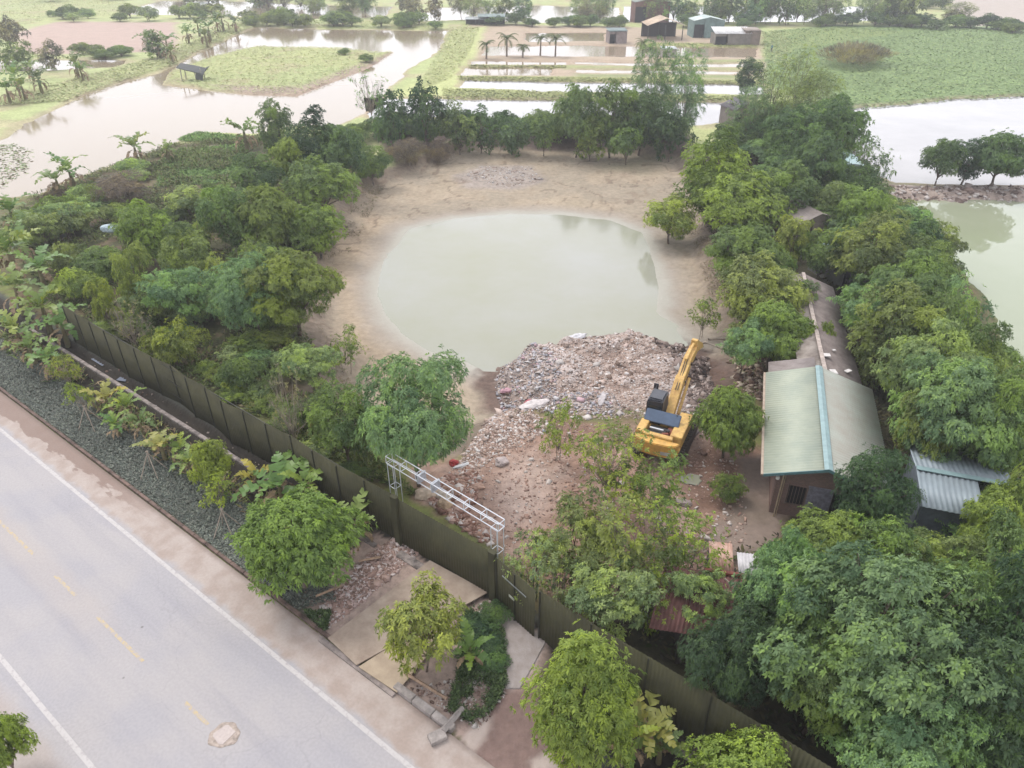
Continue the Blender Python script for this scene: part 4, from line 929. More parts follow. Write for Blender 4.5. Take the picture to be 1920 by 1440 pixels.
# bluish shed on the east side
p1 = np.array(at(1718, 878, 3.15)); p2 = np.array(at(1905, 912, 3.15)); dL = np.linalg.norm(p2 - p1); rz_ = math.atan2((p2 - p1)[1], (p2 - p1)[0])
o = thing('blue_grey_shed', 'blue grey corrugated gable shed half covered by trees', 'shed', (p1[0], p1[1], 0), rz_)
M_bg = mat('blue_grey_sheet', P(176, 190, 198), 0.5, var=0.1, scale=1.0, col2=P(158, 170, 178))
corr('roof', (0, 0, 3.15), (dL, 0, 0), (0.1, 3.3, -0.6), 0.24, 0.028, M_bg, o)
corr('roof', (0, 0, 3.15), (dL * .62, 0, 0), (0.1, -2.3, -0.45), 0.24, 0.028, M_bg, o)
mb = MB(); mb.box((dL / 2, 0, 3.2), (dL, 0.3, 0.04)); mb.build('ridge_cap', M_teal, o)
mb = MB(); mb.box((0.25, 0.1, 1.3), (0.12, 4.2, 2.7)); mb.box((dL / 2, 2.2, 1.2), (dL - .5, 0.12, 2.5)); mb.box((dL * .3, -1.9, 1.2), (dL * .55, 0.12, 2.5)); mb.build('wall', mat('dim_blue_wall', P(120, 130, 140), 0.8), o)
# rusty red shed under the trees, pale shack behind
p1 = np.array(at(1330, 1072, 2.6)); rzr = -0.2
o = thing('rusty_shed', 'low shed with a rusty dark red corrugated roof under trees', 'shed', (p1[0], p1[1], 0), rzr)
M_rust = mat('rusty_sheet', P(150, 104, 98), 0.75, var=0.2, scale=2.0, col2=P(112, 74, 70))
corr('roof', (-1.8, 0, 2.6), (4.4, 0, 0), (-0.5, -2.9, -0.55), 0.17, 0.026, M_rust, o)
mb = MB(); mb.bar((-0.2, 0, 2.66), (2.7, 0, 2.66), 0.1, 8); mb.build('ridge_cap', mat('red_ridge', P(150, 84, 70), 0.7, var=0.2), o)
mb = MB(); mb.box((-1.0, -1.4, 1.0), (0.12, 2.6, 2.1)); mb.box((2.0, -1.4, 1.0), (0.12, 2.6, 2.1)); mb.box((0.5, -0.1, 1.15), (3, 0.12, 2.4)); mb.box((0.5, -2.6, 0.9), (3, .12, 1.9)); mb.build('wall', mat('dim_brick', P(96, 80, 76), 0.9), o)
o = thing('pale_shack', 'tumbledown shack of white and pink striped sheets behind the rusty roof', 'shed', (*at(1352, 1122, 0.4), 0), -0.15)
corr('roof', (-0.7, -0.1, 2.0), (1.0, 0, 0), (0, 1.5, 0.35), 0.14, 0.025, mat('pink_striped_sheet', P(226, 190, 172), 0.7, var=0.1, scale=3, col2=P(196, 150, 130)), o)
corr('roof', (0.45, -0.3, 2.1), (1.9, 0, 0), (0, 1.2, 0.25), 0.14, 0.02, mat('white_sheet', P(224, 220, 222), 0.6, var=0.1), o)
mb = MB(); mb.box((1.0, -0.35, 1.0), (2.6, 0.1, 1.3)); mb.box((-0.6, 0.5, 0.95), (0.1, 1.7, 1.9)); mb.box((2.2, 0.5, 0.95), (0.1, 1.5, 1.9)); mb.build('wall', mat('dark_panel', P(96, 96, 98), 0.8), o)
mb = MB(); mb.bar((0.5, -0.5, 0), (0.5, -0.5, 2.1), 0.05, 6); mb.bar((0.9, -0.5, 0), (0.9, -0.5, 2.1), 0.05, 6); mb.bar((2.4, -0.6, 0), (2.4, -0.6, 2.4), 0.06, 6); mb.each('post', mat('white_post', P(210, 200, 200), 0.7), o)
mb = MB(); mb.bar((*at(1358, 1086, 2.75), 2.8), (*at(1420, 1140, 2.3), 2.3), 0.04, 6); tag(mb.build('pole', M_twig), 'thin bare pole resting aslant on the rusty red roof', 'pole')

# far buildings
simple_shed('open barn with a tan gable roof among the fish ponds', 1240, 72, 9.5, 9, 3.6, 1.7, 0.03, (226, 200, 172), (90, 92, 88), openf=True, name='barn', cat='barn')
simple_shed('tall red brown timber barn behind the tan roofed barn', 1217, 40, 11, 7, 6.0, 1.0, 0.05, (170, 180, 172), (150, 110, 100), name='barn', cat='barn')
simple_shed('teal walled hut with a bright mint roof', 1321, 68, 8.2, 7, 4.2, 0.9, 0.02, (224, 240, 234), (134, 160, 156), name='hut', cat='hut')
simple_shed('low hut with a white sheet roof beside the pond', 1368, 82, 9.0, 5, 2.6, 1.1, 0.0, (240, 238, 236), (150, 142, 134), name='hut', cat='hut', mono=True)
simple_shed('brown wooden store joined to the white roofed hut', 1404, 82, 3.8, 5, 3.3, 0.3, 0.0, (170, 154, 140), (150, 134, 122), name='hut', cat='hut', mono=True)
simple_shed('grey pump hut with dark netting on the pond bank', 1155, 80, 4.6, 4, 2.9, 0.4, 0.1, (130, 148, 146), (166, 152, 148), name='hut', cat='hut', mono=True)
simple_shed('long low field shelter with a teal grey roof', 922, 46, 8, 4, 2.3, 0.5, 0.0, (160, 178, 176), (90, 96, 92), name='shelter', cat='shelter', openf=True, mono=True)
simple_shed('small white roofed field shelter on the grass', 892, 46, 6, 3.5, 1.6, 0.4, 0.0, (214, 220, 220), (110, 110, 104), name='shelter', cat='shelter', openf=True, mono=True)
simple_shed('pale tin box hut standing in the middle pond', 1252, 106, 3.2, 3, 2.0, 0.2, 0.0, (220, 226, 226), (190, 182, 176), name='hut', cat='hut', mono=True)
simple_shed('dark roofed hut among trees at the pond edge', 1385, 232, 4.5, 4, 2.5, 1.0, 0.3, (110, 104, 110), (150, 140, 136), name='hut', cat='hut')
# derelict dark shelter on the island
ix, iy = at(364, 150); o = thing('derelict_shelter', 'collapsed dark shelter on poles at the tip of the grassy island', 'shelter', (ix, iy, zat(ix, iy)), 0.1)
mb = MB()
for x_, y_ in ((-1.9, -1.2), (1.9, -1.0), (-1.8, 1.2), (1.8, 1.2), (0, 1.3)): mb.bar((x_, y_, -0.2), (x_ * 0.95, y_, 2.2), 0.09, 6)
mb.each('post', mat('grey_pole', P(190, 184, 170), 0.9), o)
mb = MB(); V = [(-2.4, -1.4, 2.5), (0, -1.6, 1.9), (2.3, -1.3, 1.2), (3.0, -1.0, 2.2), (-2.3, 1.4, 2.9), (0, 1.5, 2.5), (2.2, 1.3, 2.0), (3.1, 1.2, 2.3)]; V += [(x_, y_, z_ - 0.12) for x_, y_, z_ in V]
mb.add(V, [(0, 1, 5, 4), (1, 2, 6, 5), (2, 3, 7, 6), (12, 13, 9, 8), (13, 14, 10, 9), (14, 15, 11, 10), (0, 8, 9, 1), (1, 9, 10, 2), (2, 10, 11, 3), (4, 5, 13, 12), (5, 6, 14, 13), (6, 7, 15, 14), (0, 4, 12, 8), (3, 11, 15, 7)])
mb.add([(1.0, -1.4, 1.6), (2.3, -1.3, 1.2), (2.0, -1.5, 0.1), (0.8, -1.5, 0.3), (1.0, -1.3, 1.6), (2.3, -1.2, 1.2), (2.0, -1.4, 0.1), (0.8, -1.4, 0.3)], [(0, 1, 2, 3), (7, 6, 5, 4), (0, 4, 5, 1), (1, 5, 6, 2), (2, 6, 7, 3), (3, 7, 4, 0)])
mb.build('roof', mat('black_tarp', P(92, 96, 94), 0.8), o)
# curved blue-green hut by the white pond
hx, hy = at(1578, 350); o = thing('domed_hut', 'pale turquoise barrel roofed hut by the white pond path', 'hut', (hx, hy, zat(hx, hy)), -0.15)
V = []; n = 12
for y_ in (-2.6, 2.6):
    for i in range(n + 1):
        t = math.pi * i / n; V.append((2.3 * math.cos(t), y_, 1.0 + 2.3 * math.sin(t) ** 0.8))
mb = MB(); mb.add(V, [(i, i + 1, n + 2 + i, n + 1 + i) for i in range(n)]); mb.build('roof', mat('turquoise_sheet', P(190, 216, 218), 0.5, var=0.06), o)
mb = MB(); mb.add(V[:n + 1] + [(-2.3, -2.6, -0.2), (2.3, -2.6, -0.2)], [tuple(range(n + 3))]); mb.add([(x_, y_ , z_) for x_, y_, z_ in V[n + 1:]] + [(-2.3, 2.6, -0.2), (2.3, 2.6, -0.2)], [tuple(range(n + 3))])
mb.box((2.25, 0, 0.4), (0.08, 5.1, 1.2)); mb.box((-2.25, 0, 0.4), (0.08, 5.1, 1.2)); mb.build('wall', mat('hut_end', P(206, 220, 216), 0.6), o)
mb = MB(); mb.box((-0.8, -2.66, 0.9), (1.6, 0.06, 1.2)); mb.build('blue_sheet', mat('blue_sheet', P(110, 168, 200), 0.5), o)

# ------------------------------------------------------------------ excavator
M_yel = mat('excavator_yellow', P(250, 208, 120), 0.55, var=0.12, scale=5, col2=P(206, 158, 92))
M_org = mat('excavator_orange', P(238, 184, 92), 0.5, var=0.15, scale=2.5)
M_blk = mat('cab_black', P(66, 68, 76), 0.35, var=0.15, scale=3)
M_gls = mat('cab_glass', (0.02, 0.025, 0.03), 0.08)
M_hood = mat('blue_grey_hood', P(84, 104, 132), 0.4, var=0.1)
M_trk = mat('track_steel', P(92, 80, 72), 0.8, var=0.2, scale=5)
M_eng = mat('engine_dark', P(58, 56, 56), 0.6, var=0.3, scale=8)
EX, EY = 8.75, 33.35; EZ = zat(EX, EY); EZ = max(0.0, min(EZ, 0.4)); HEADG = math.radians(-25.5)
ex = thing('excavator', 'yellow tracked excavator with black cab and raised engine hood', 'excavator', (EX, EY, EZ), HEADG)
for sx in (-1.15, 1.15):
    mb = MB(); n = 18; prof = []
    for i in range(n):
        t = 2 * math.pi * i / n; prof.append((1.62 * (1 if math.cos(t) > 0 else -1) * min(1, abs(math.cos(t)) * 1.4) + 0.32 * math.cos(t), 0.42 + 0.40 * math.sin(t)))
    V = [(sx - 0.3, y_, z_) for y_, z_ in prof] + [(sx + 0.3, y_, z_) for y_, z_ in prof]
    mb.add(V, [tuple(range(n)), tuple(range(2 * n - 1, n - 1, -1))] + [(i, n + i, n + (i + 1) % n, (i + 1) % n) for i in range(n)])
    for i in range(16):
        y_ = -1.75 + i * 3.5 / 15; mb.box((sx, y_, 0.845), (0.62, 0.1, 0.05)); mb.box((sx, y_, 0.0), (0.62, 0.1, 0.05))
    mb.build('track', M_trk, ex, bevel=0.01)
mb = MB(); mb.box((0, 0, 0.7), (1.7, 2.2, 0.5)); mb.bar((0, 0, 0.9), (0, 0, 1.12), 0.62, 20); mb.build('undercarriage', M_trk, ex, bevel=0.02)
mb = MB()
mb.box((0, -0.55, 1.22), (2.5, 3.3, 0.2))                     # deck
mb.box((0.92, -0.6, 1.62), (0.66, 2.5, 0.62)); mb.box((0.9, 0.55, 1.5), (0.62, 0.9, 0.36))
mb.box((-1.02, -1.45, 1.62), (0.46, 1.3, 0.62)); mb.box((0.0, -2.05, 1.62), (1.6, 0.34, 0.62)); mb.box((0.12, -0.32, 1.62), (0.75, 0.4, 0.6))
mb.build('upper_body', M_yel, ex, bevel=0.03)
mb = MB(); n = 10; pr_ = [(-1.25, -2.2), (-1.15, -2.52), (-0.7, -2.72), (0, -2.78), (0.7, -2.72), (1.15, -2.52), (1.25, -2.2)]; mb.prism(pr_, 1.02, 1.82); mb.build('counterweight', M_org, ex, bevel=0.04)
mb = MB(); mb.box((0.62, -2.72, 1.3), (0.5, 0.03, 0.2), 0.1); mb.build('decal_plate', mat('white_decal', P(206, 206, 204), 0.5), ex)
mb = MB(); mb.box((-0.1, -1.2, 1.4), (1.3, 1.25, 0.12))
mb.box((-0.15, -1.25, 1.58), (0.9, 0.4, 0.3)); mb.bar((-0.7, -1.45, 1.6), (0.3, -1.45, 1.6), 0.09, 8); mb.bar((0.35, -1.3, 1.5), (0.35, -1.3, 1.85), 0.12, 10); mb.bar((-0.6, -0.95, 1.62), (0.2, -1.05, 1.7), 0.05, 6); mb.build('engine', M_eng, ex)
mb = MB(); mb.bar((0.1, -1.62, 1.72), (0.42, -1.5, 1.74), 0.08, 8); mb.box((0.42, -1.15, 1.66), (0.25, 0.5, 0.2)); mb.build('engine_pipe', mat('rust_pipe', P(160, 90, 70), 0.7), ex)
mb = MB(); mb.bar((-0.65, -1.3, 1.76), (0.1, -1.3, 1.76), 0.05, 8); mb.build('engine_pipe', M_alu, ex)
hm = Matrix.Rotation(math.radians(62), 4, 'X'); hm2 = Matrix.Rotation(math.radians(10), 4, 'Y') @ hm
mb = MB(); mb.box((-0.15, -0.66, 2.12), (1.95, 0.72, 0.12), M=Matrix.Rotation(math.radians(40), 4, 'X')); hd = mb.build('engine_hood', M_hood, ex, bevel=0.03)
mb = MB(); mb.bar((0.55, -0.45, 2.34), (0.6, -0.43, 2.36), 0.07, 8); mb.build('exhaust_hole', M_blk, hd)
# cab
mb = MB(); V = [(-1.25, -0.35, 1.3), (-0.28, -0.35, 1.3), (-0.28, 1.35, 1.3), (-1.25, 1.35, 1.3), (-1.2, -0.28, 2.86), (-0.33, -0.28, 2.86), (-0.33, 1.0, 2.86), (-1.2, 1.0, 2.86)]
mb.add(V, [(3, 2, 1, 0), (4, 5, 6, 7), (0, 1, 5, 4), (1, 2, 6, 5), (2, 3, 7, 6), (3, 0, 4, 7)]); cb = mb.build('cab', M_blk, ex, bevel=0.06)
mb = MB(); mb.box((-0.76, 0.3, 2.9), (0.7, 0.85, 0.05)); mb.build('roof_hatch', mat('hatch', P(84, 86, 94), 0.5), cb)
mb = MB(); mb.box((-0.77, -0.345, 2.25), (0.72, 0.03, 0.62)); mb.box((-0.77, 1.21, 2.2), (0.72, 0.03, 0.9), M=Matrix.Rotation(math.radians(12.5), 4, 'X')); mb.box((-1.25, 0.4, 2.25), (0.03, 1.0, 0.6)); mb.build('window', M_gls, cb)
mb = MB(); mb.box((-1.02, -0.42, 1.9), (0.5, 0.12, 0.08)); mb.box((-0.82, -0.42, 1.75), (0.09, 0.12, 0.3)); mb.each('handrail', mat('white_rail', P(226, 226, 226), 0.5), ex)
mb = MB(); mb.bar((-1.15, 1.3, 2.5), (-1.25, 1.75, 2.55), 0.025, 6); mb.box((-1.25, 1.78, 2.5), (0.28, 0.05, 0.36)); mb.build('mirror', M_blk, ex)
# boom and stick (plates in the local y-z plane)
def plate(name, prof, x0, x1, m, parent, bevel=0.02):
    n = len(prof); V = [(x0, y_, z_) for y_, z_ in prof] + [(x1, y_, z_) for y_, z_ in prof]; mb = MB()
    mb.add(V, [tuple(range(n)), tuple(range(2 * n - 1, n - 1, -1))] + [(i, n + i, n + (i + 1) % n, (i + 1) % n) for i in range(n)]); return mb.build(name, m, parent, bevel)
bm_ = plate('boom', [(0.25, 1.55), (0.55, 1.5), (2.2, 2.6), (3.6, 3.25), (5.2, 3.45), (5.35, 3.75), (5.0, 3.95), (3.4, 3.9), (1.9, 3.25), (0.5, 2.1), (0.2, 1.8)], -0.22, 0.24, M_yel, ex)
mb = MB()
mb.bar((-0.34, 1.0, 1.5), (-0.34, 2.9, 2.85), 0.09, 10); mb.bar((0.36, 1.0, 1.5), (0.36, 2.9, 2.85), 0.09, 10); mb.bar((0, 3.0, 3.95), (0, 4.7, 4.15), 0.08, 10); mb.each('cylinder', M_yel, bm_)
mb = MB(); mb.bar((-0.30, 3.45, 3.5), (0.32, 3.45, 3.5), 0.1, 10); mb.bar((-0.3, 2.3, 2.9), (0.32, 2.3, 2.9), 0.07, 10); mb.bar((-0.05, 1.3, 2.86), (-0.05, 3.2, 3.92), 0.025, 6); mb.bar((0.07, 1.3, 2.86), (0.07, 3.2, 3.92), 0.025, 6); mb.each('pin', M_trk, bm_)
sk = plate('stick', [(4.7, 3.6), (4.75, 4.35), (5.1, 4.3), (5.9, 3.75), (7.0, 3.1), (7.15, 2.9), (7.0, 2.75), (5.6, 3.2)], -0.17, 0.19, M_yel, ex)
mb = MB(); mb.box((-0.12, 7.2, 2.75), (0.07, 0.7, 0.16), M=Matrix.Rotation(-0.55, 4, 'X')); mb.box((0.14, 7.2, 2.75), (0.07, 0.7, 0.16), M=Matrix.Rotation(-0.55, 4, 'X')); mb.each('link_fork', mat('pale_yellow', P(240, 218, 160), 0.5), sk)
# track plate lying next to the machine
mb = MB(); x0, y0 = at(1292, 828); mb.prism([at(1275, 850, 0.1), at(1312, 808, 0.1), at(1296, 790, 0.1), at(1270, 815, 0.1)], 0.0, 0.1); tag(mb.build('steel_plate', mat('rusty_plate', P(132, 116, 112), 0.7, var=0.2)), 'flat rusty steel plate beside the excavator body', 'plate')

# ------------------------------------------------------------------ rubble, litter, debris
def chunks(name, X, Y, sizes, cols, label, cat, zoff=0.0, flat=0.7, kind='stuff', seed=1):
    r_ = np.random.default_rng(seed); n = len(X); b0 = np.array([(-1, -1, -1), (1, -1, -1), (1, 1, -1), (-1, 1, -1), (-1, -1, 1), (1, -1, 1), (1, 1, 1), (-1, 1, 1)], float) * 0.5
    F0 = np.array([(3, 2, 1, 0), (4, 5, 6, 7), (0, 1, 5, 4), (1, 2, 6, 5), (2, 3, 7, 6), (3, 0, 4, 7)])
    V = b0[None] + r_.normal(0, 0.16, (n, 8, 3)); V[:, 4:, :2] *= r_.uniform(0.4, 0.95, (n, 1, 1))
    V *= sizes[:, None, None] * np.stack([r_.uniform(0.6, 1.7, n), r_.uniform(0.5, 1.1, n), r_.uniform(0.3, 1.0, n) * flat], 1)[:, None]
    a_ = r_.uniform(0, 6.28, n); t = r_.normal(0, 0.4, n)
    ca, sa, ct, st_ = np.cos(a_)[:, None], np.sin(a_)[:, None], np.cos(t)[:, None], np.sin(t)[:, None]
    y_ = V[..., 1] * ct - V[..., 2] * st_; z_ = V[..., 1] * st_ + V[..., 2] * ct; x_ = V[..., 0]
    W = np.stack([x_ * ca - y_ * sa + X[:, None], x_ * sa + y_ * ca + Y[:, None], z_ + (zat_v(X, Y) + zoff + sizes * 0.08)[:, None]], -1)
    F = (F0[None] + np.arange(n)[:, None, None] * 8).reshape(-1, 4)
    cc = np.concatenate([np.repeat(cols, 8, 0), np.ones((n * 8, 1))], 1)
    o = link(name, mesh_np(name, W.reshape(-1, 3), F, False, {'col': ('FLOAT_COLOR', cc)}, [M_attr])); tag(o, label, cat, None, kind); return o
def scatter(poly, n, seed=1):
    r_ = np.random.default_rng(seed); poly = np.asarray(poly); lo, hi = poly.min(0), poly.max(0); X = r_.uniform(lo[0], hi[0], n * 3); Y = r_.uniform(lo[1], hi[1], n * 3)
    k = sdf(X, Y, poly, 3) > 0; return X[k][:n], Y[k][:n]
def cols(n, pal, seed=1, jit=0.15):
    r_ = np.random.default_rng(seed); p = np.array([P(*c) for c in pal]); return np.clip(p[r_.integers(0, len(p), n)] * r_.uniform(1 - jit, 1 + jit, (n, 1)), 0.003, 0.8)
RUB = [(216, 196, 184), (206, 182, 168), (192, 164, 148), (226, 216, 210), (180, 158, 146), (206, 184, 174), (196, 172, 158), (140, 122, 112), (236, 230, 228)]
X, Y = scatter(mound, 26000, 3); q_ = (sdf(X, Y, mound, 4) > 1.4) | (Y < 38); X, Y = X[q_], Y[q_]; r_ = np.random.default_rng(5)
chunks('mound_rubble', X, Y, r_.gamma(1.2, 0.032, len(X)) + 0.02, cols(len(X), RUB, 4), 'pinkish grey rubble heaped on the bank of the drained pond', 'rubble', seed=6)
mw = ats([(925, 690), (975, 645), (1010, 650), (1050, 700), (1040, 740), (1150, 745), (1170, 790), (1000, 780), (940, 765)], -0.4); X, Y = scatter(mw, 2200, 8)
chunks('plastic_litter', X, Y, r_.gamma(1.5, 0.045, len(X)) + 0.03, cols(len(X), [(222, 218, 220), (206, 202, 206), (188, 186, 192), (214, 204, 198), (214, 182, 188), (170, 168, 174), (198, 184, 176), (180, 164, 154), (190, 170, 158)], 9), 'white and grey plastic litter along the edge of the mound', 'litter', 0.05, 0.4, seed=10)
X, Y = scatter(mound, 90, 77)
chunks('concrete_slabs', X, Y, r_.gamma(2.0, 0.08, len(X)) + 0.1, cols(len(X), [(196, 180, 170), (160, 138, 124), (222, 214, 208), (132, 112, 100)], 78), 'broken slabs and lumps lying over the heap of rubble', 'slabs', 0.02, 0.5, seed=79)
mw = ats([(1200, 615), (1330, 650), (1340, 760), (1300, 800), (1280, 700)], -0.2); X, Y = scatter(mw, 1200, 18)
chunks('wet_rubble', X, Y, r_.gamma(2.0, 0.07, len(X)) + 0.04, cols(len(X), [(120, 104, 98), (150, 132, 124), (96, 82, 76), (180, 164, 156)], 9), 'dark wet rubble around the boom of the excavator', 'rubble', seed=12)
siteP = ats([(790, 930), (860, 870), (900, 800), (1000, 785), (1200, 800), (1330, 800), (1400, 900), (1400, 1010), (1100, 1170), (930, 1030)], 0); X, Y = scatter(siteP, 6500, 13)
chunks('site_stones', X, Y, r_.gamma(1.2, 0.04, len(X)) + 0.015, cols(len(X), [(206, 180, 166), (190, 158, 142), (220, 208, 200), (176, 142, 126), (156, 128, 116)], 14), 'loose stones strewn on the reddish bare soil', 'stones', seed=15)
gp = ats([(790, 935), (830, 900), (880, 870), (905, 905), (880, 960), (925, 1015), (900, 1015)], 0); X, Y = scatter(gp, 2200, 16)
chunks('gate_rubble', X, Y, r_.gamma(2.0, 0.05, len(X)) + 0.03, cols(len(X), [(212, 180, 164), (176, 136, 120), (226, 214, 206), (150, 112, 96), (196, 160, 140)], 17), 'broken brick and rubble piled inside the sliding gate', 'rubble', seed=19)
gp = ats([(845, 900), (865, 860), (900, 800), (930, 750), (1000, 770), (1040, 800), (990, 830), (940, 850), (900, 880)], 0); X, Y = scatter(gp, 4200, 20)
chunks('bank_rubble', X, Y, r_.gamma(1.4, 0.04, len(X)) + 0.02, cols(len(X), RUB, 21), 'rubble tipped down the bank beside the big dark mango', 'rubble', seed=22)
gp = ats([(590, 1150), (640, 1090), (690, 1040), (745, 1005), (790, 1035), (700, 1110), (640, 1160), (600, 1185)], 0); X, Y = scatter(gp, 5200, 23)
chunks('entrance_rubble', X, Y, r_.gamma(1.6, 0.03, len(X)) + 0.015, cols(len(X), [(216, 190, 182), (180, 150, 138), (150, 124, 112), (232, 218, 214), (196, 168, 156)], 24), 'broken brick rubble between the round mango and the entrance boards', 'rubble', seed=25)
gp = ats([(870, 1150), (940, 1110), (945, 1250), (950, 1300), (900, 1370), (830, 1330), (770, 1290), (860, 1270)], 0); X, Y = scatter(gp, 1800, 26)
chunks('verge_rubble', X, Y, r_.gamma(1.4, 0.03, len(X)) + 0.015, cols(len(X), [(160, 134, 122), (196, 180, 172), (120, 98, 88), (214, 206, 200)], 27), 'stones and brick bits in the weeds by the kerb gap', 'rubble', seed=28)
gp = ats([(160, 640), (260, 720), (420, 820), (640, 960), (700, 1010), (680, 1020), (400, 840), (150, 660)], 0); X, Y = scatter(gp, 500, 29)
chunks('ditch_litter', X, Y, r_.gamma(1.6, 0.05, len(X)) + 0.03, cols(len(X), [(140, 116, 104), (186, 170, 160), (90, 76, 68), (200, 196, 200)], 30), 'bricks and rubbish in the ditch under the long fence', 'litter', seed=31)
gp = ats([(1370, 620), (1440, 640), (1435, 760), (1380, 720)], 0); X, Y = scatter(gp, 700, 32)
chunks('brick_stack', X, Y, r_.gamma(2.0, 0.06, len(X)) + 0.06, cols(len(X), [(190, 170, 150), (150, 126, 108), (120, 96, 84), (206, 190, 170)], 33), 'heap of old bricks between the pond and the house', 'bricks', seed=34)
gp = ats([(870, 330), (900, 312), (990, 312), (1020, 335), (950, 352)], -1.2); X, Y = scatter(gp, 500, 35)
chunks('mud_debris', X, Y, r_.gamma(1.6, 0.06, len(X)) + 0.04, cols(len(X), [(200, 190, 184), (170, 150, 138), (220, 214, 210)], 36), 'scattered pale debris on the dry pond bed', 'debris', seed=37)
gp = ats([(1640, 348), (1920, 350), (1920, 372), (1690, 372), (1650, 385)], 0); X, Y = scatter(gp, 900, 38)
chunks('bank_debris', X, Y, r_.gamma(1.8, 0.09, len(X)) + 0.05, cols(len(X), [(196, 180, 172), (160, 140, 130), (216, 206, 200), (130, 112, 104)], 39), 'stones along the bank between the two east ponds', 'stones', seed=40)
# single pieces
def lump(name, u, v, dims, c, label, cat, z=0.0, rz=0.0, seed=1, lift=0.0):
    x, y = at(u, v, z); bm = bmesh.new(); bmesh.ops.create_icosphere(bm, subdivisions=3, radius=0.5); r_ = np.random.default_rng(seed)
    for vv in bm.verts:
        p = np.array(vv.co) * 2; k = 1 + 0.35 * (fbm(np.array([p[0] * 2 + seed * 3 + p[2]]), np.array([p[1] * 2 + p[2] * 1.3]), 1.2, 3)[0] - 0.5) * 2
        vv.co = Vector((vv.co.x * dims[0] * k, vv.co.y * dims[1] * k, max(-0.3, vv.co.z) * dims[2] * k))
    me = bpy.data.meshes.new(name); bm.to_mesh(me); bm.free(); me.materials.append(mat(name + '_m', c, 0.7, var=0.15, scale=4, bump=0.3))
    return tag(link(name, me, None, (x, y, zat(x, y) + dims[2] * 0.12 + lift), (0, 0, rz)), label, cat)
lump('white_tarp', 1078, 630, (2.0, 0.8, 0.5), P(236, 234, 238), 'crumpled white tarp at the far edge of the mound', 'tarp', -0.1, 0.6, 2)
lump('plastic_sheet', 1003, 758, (2.1, 1.0, 0.5), P(232, 222, 220), 'long crumpled pale plastic sheet at the near edge of the mound', 'plastic sheet', 0, 0.5, 3)
lump('red_cloth', 992, 741, (0.7, 0.45, 0.4), P(206, 96, 110), 'bright pinkish red cloth on the litter heap', 'cloth', 0.1, 0.4, 4)
lump('pink_bag', 950, 716, (0.9, 0.5, 0.35), P(220, 170, 182), 'faded pink bag on the edge of the litter heap', 'bag', -0.2, 0.2, 5)
lump('grey_tarp', 1130, 742, (0.5, 1.6, 0.3), P(214, 206, 206), 'narrow pale cloth strip lying on the mound', 'cloth', 0.2, -0.2, 6)
lump('red_bag', 850, 871, (0.55, 0.5, 0.4), P(186, 60, 60), 'dark red bag beside the trunk of the big dark mango', 'bag', 0, 0, 7)
lump('white_bag', 866, 876, (0.9, 0.3, 0.25), P(240, 240, 242), 'white plastic bag next to the dark red bag', 'bag', 0, 0.5, 8)
lump('cement_lump', 832, 934, (1.0, 0.6, 0.5), P(236, 220, 200), 'cream cement lump behind the sliding gate', 'rock', 0, -0.6, 9)
lump('boulder', 835, 950, (0.8, 0.7, 0.6), P(220, 190, 156), 'sandy boulder beside the cream cement lump', 'rock', 0, 0.2, 10)
lump('boulder', 896, 916, (0.8, 0.45, 0.35), P(206, 168, 146), 'flat reddish boulder beyond the truss frame', 'rock', 0, 0.2, 11)
lump('concrete_block', 940, 868, (0.8, 0.7, 0.5), P(206, 190, 186), 'square pale concrete lump on the soil beyond the truss', 'rock', 0, 0.6, 12)
lump('cement_lump', 800, 930, (1.3, 0.9, 0.6), P(238, 214, 190), 'cream sand bags at the foot of the big dark mango', 'sand bags', 0, 0.3, 13)
lump('white_rag', 208, 432, (1.6, 0.9, 0.8), P(196, 214, 222), 'pale blue and white rubbish bags caught in the thicket', 'rubbish', 1.5, 0.3, 14, 1.6)
lump('white_tub', 1388, 1126, (0.6, 0.45, 0.35), P(226, 226, 216), 'white tub on the rusty red roof', 'tub', 2.4, 0.0, 15, 2.2)
lump('blue_bin', 1020, 809, (0.22, 0.22, 0.28), P(190, 200, 214), 'small pale blue container on the soil below the mound', 'container', 0, 0, 16)
lump('white_bag', 1148, 894, (0.5, 0.35, 0.3), P(232, 226, 222), 'white bag seen through the open branches of the sparse trees', 'bag', 0, 0.2, 17)
lump('concrete_block', 1280, 945, (0.9, 0.5, 0.3), P(168, 152, 146), 'grey slab by the little bush next to the yard', 'rock', 0, -0.3, 18)
for i, (u, v, a_, L) in enumerate([(1040, 265, 0.2, 3.2), (1070, 268, -0.1, 2.0), (885, 246, 1.2, 1.5), (857, 244, 1.4, 1.6), (1160, 258, 0.9, 1.5)]):
    x, y = at(u, v, -0.6); mb = MB(); z_ = zat(x, y) + 0.12; mb.bar((x, y, z_), (x + L * math.cos(a_), y + L * math.sin(a_), z_ + 0.2), 0.1, 7, 0.06)
    tag(mb.build('dead_log', mat('bleached_wood', P(190, 176, 170), 0.9)), ['longest bleached log lying at the far bank of the pond', 'short bleached log next to the longest one', 'leaning stump under the row of trees', 'pale stump at the far bank corner', 'thin stake at the far bank under the tall trees'][i], 'log')
x, y = at(1340, 640, -0.6); mb = MB()
limb(mb, (x - 1.6, y + .3, zat(x, y) + .3), (x + 2.0, y + .5, zat(x, y) + .25), .12, .05, np.random.default_rng(3), .12, 6, 6); limb(mb, (x - 1.2, y, zat(x, y) + .3), (x + 1.4, y - 1.2, zat(x, y) + .3), .06, .03, np.random.default_rng(4), .08, 5, 5)
tag(mb.build('dead_branch', M_twig), 'bare crooked branch on mud just beyond the excavator boom', 'branch')
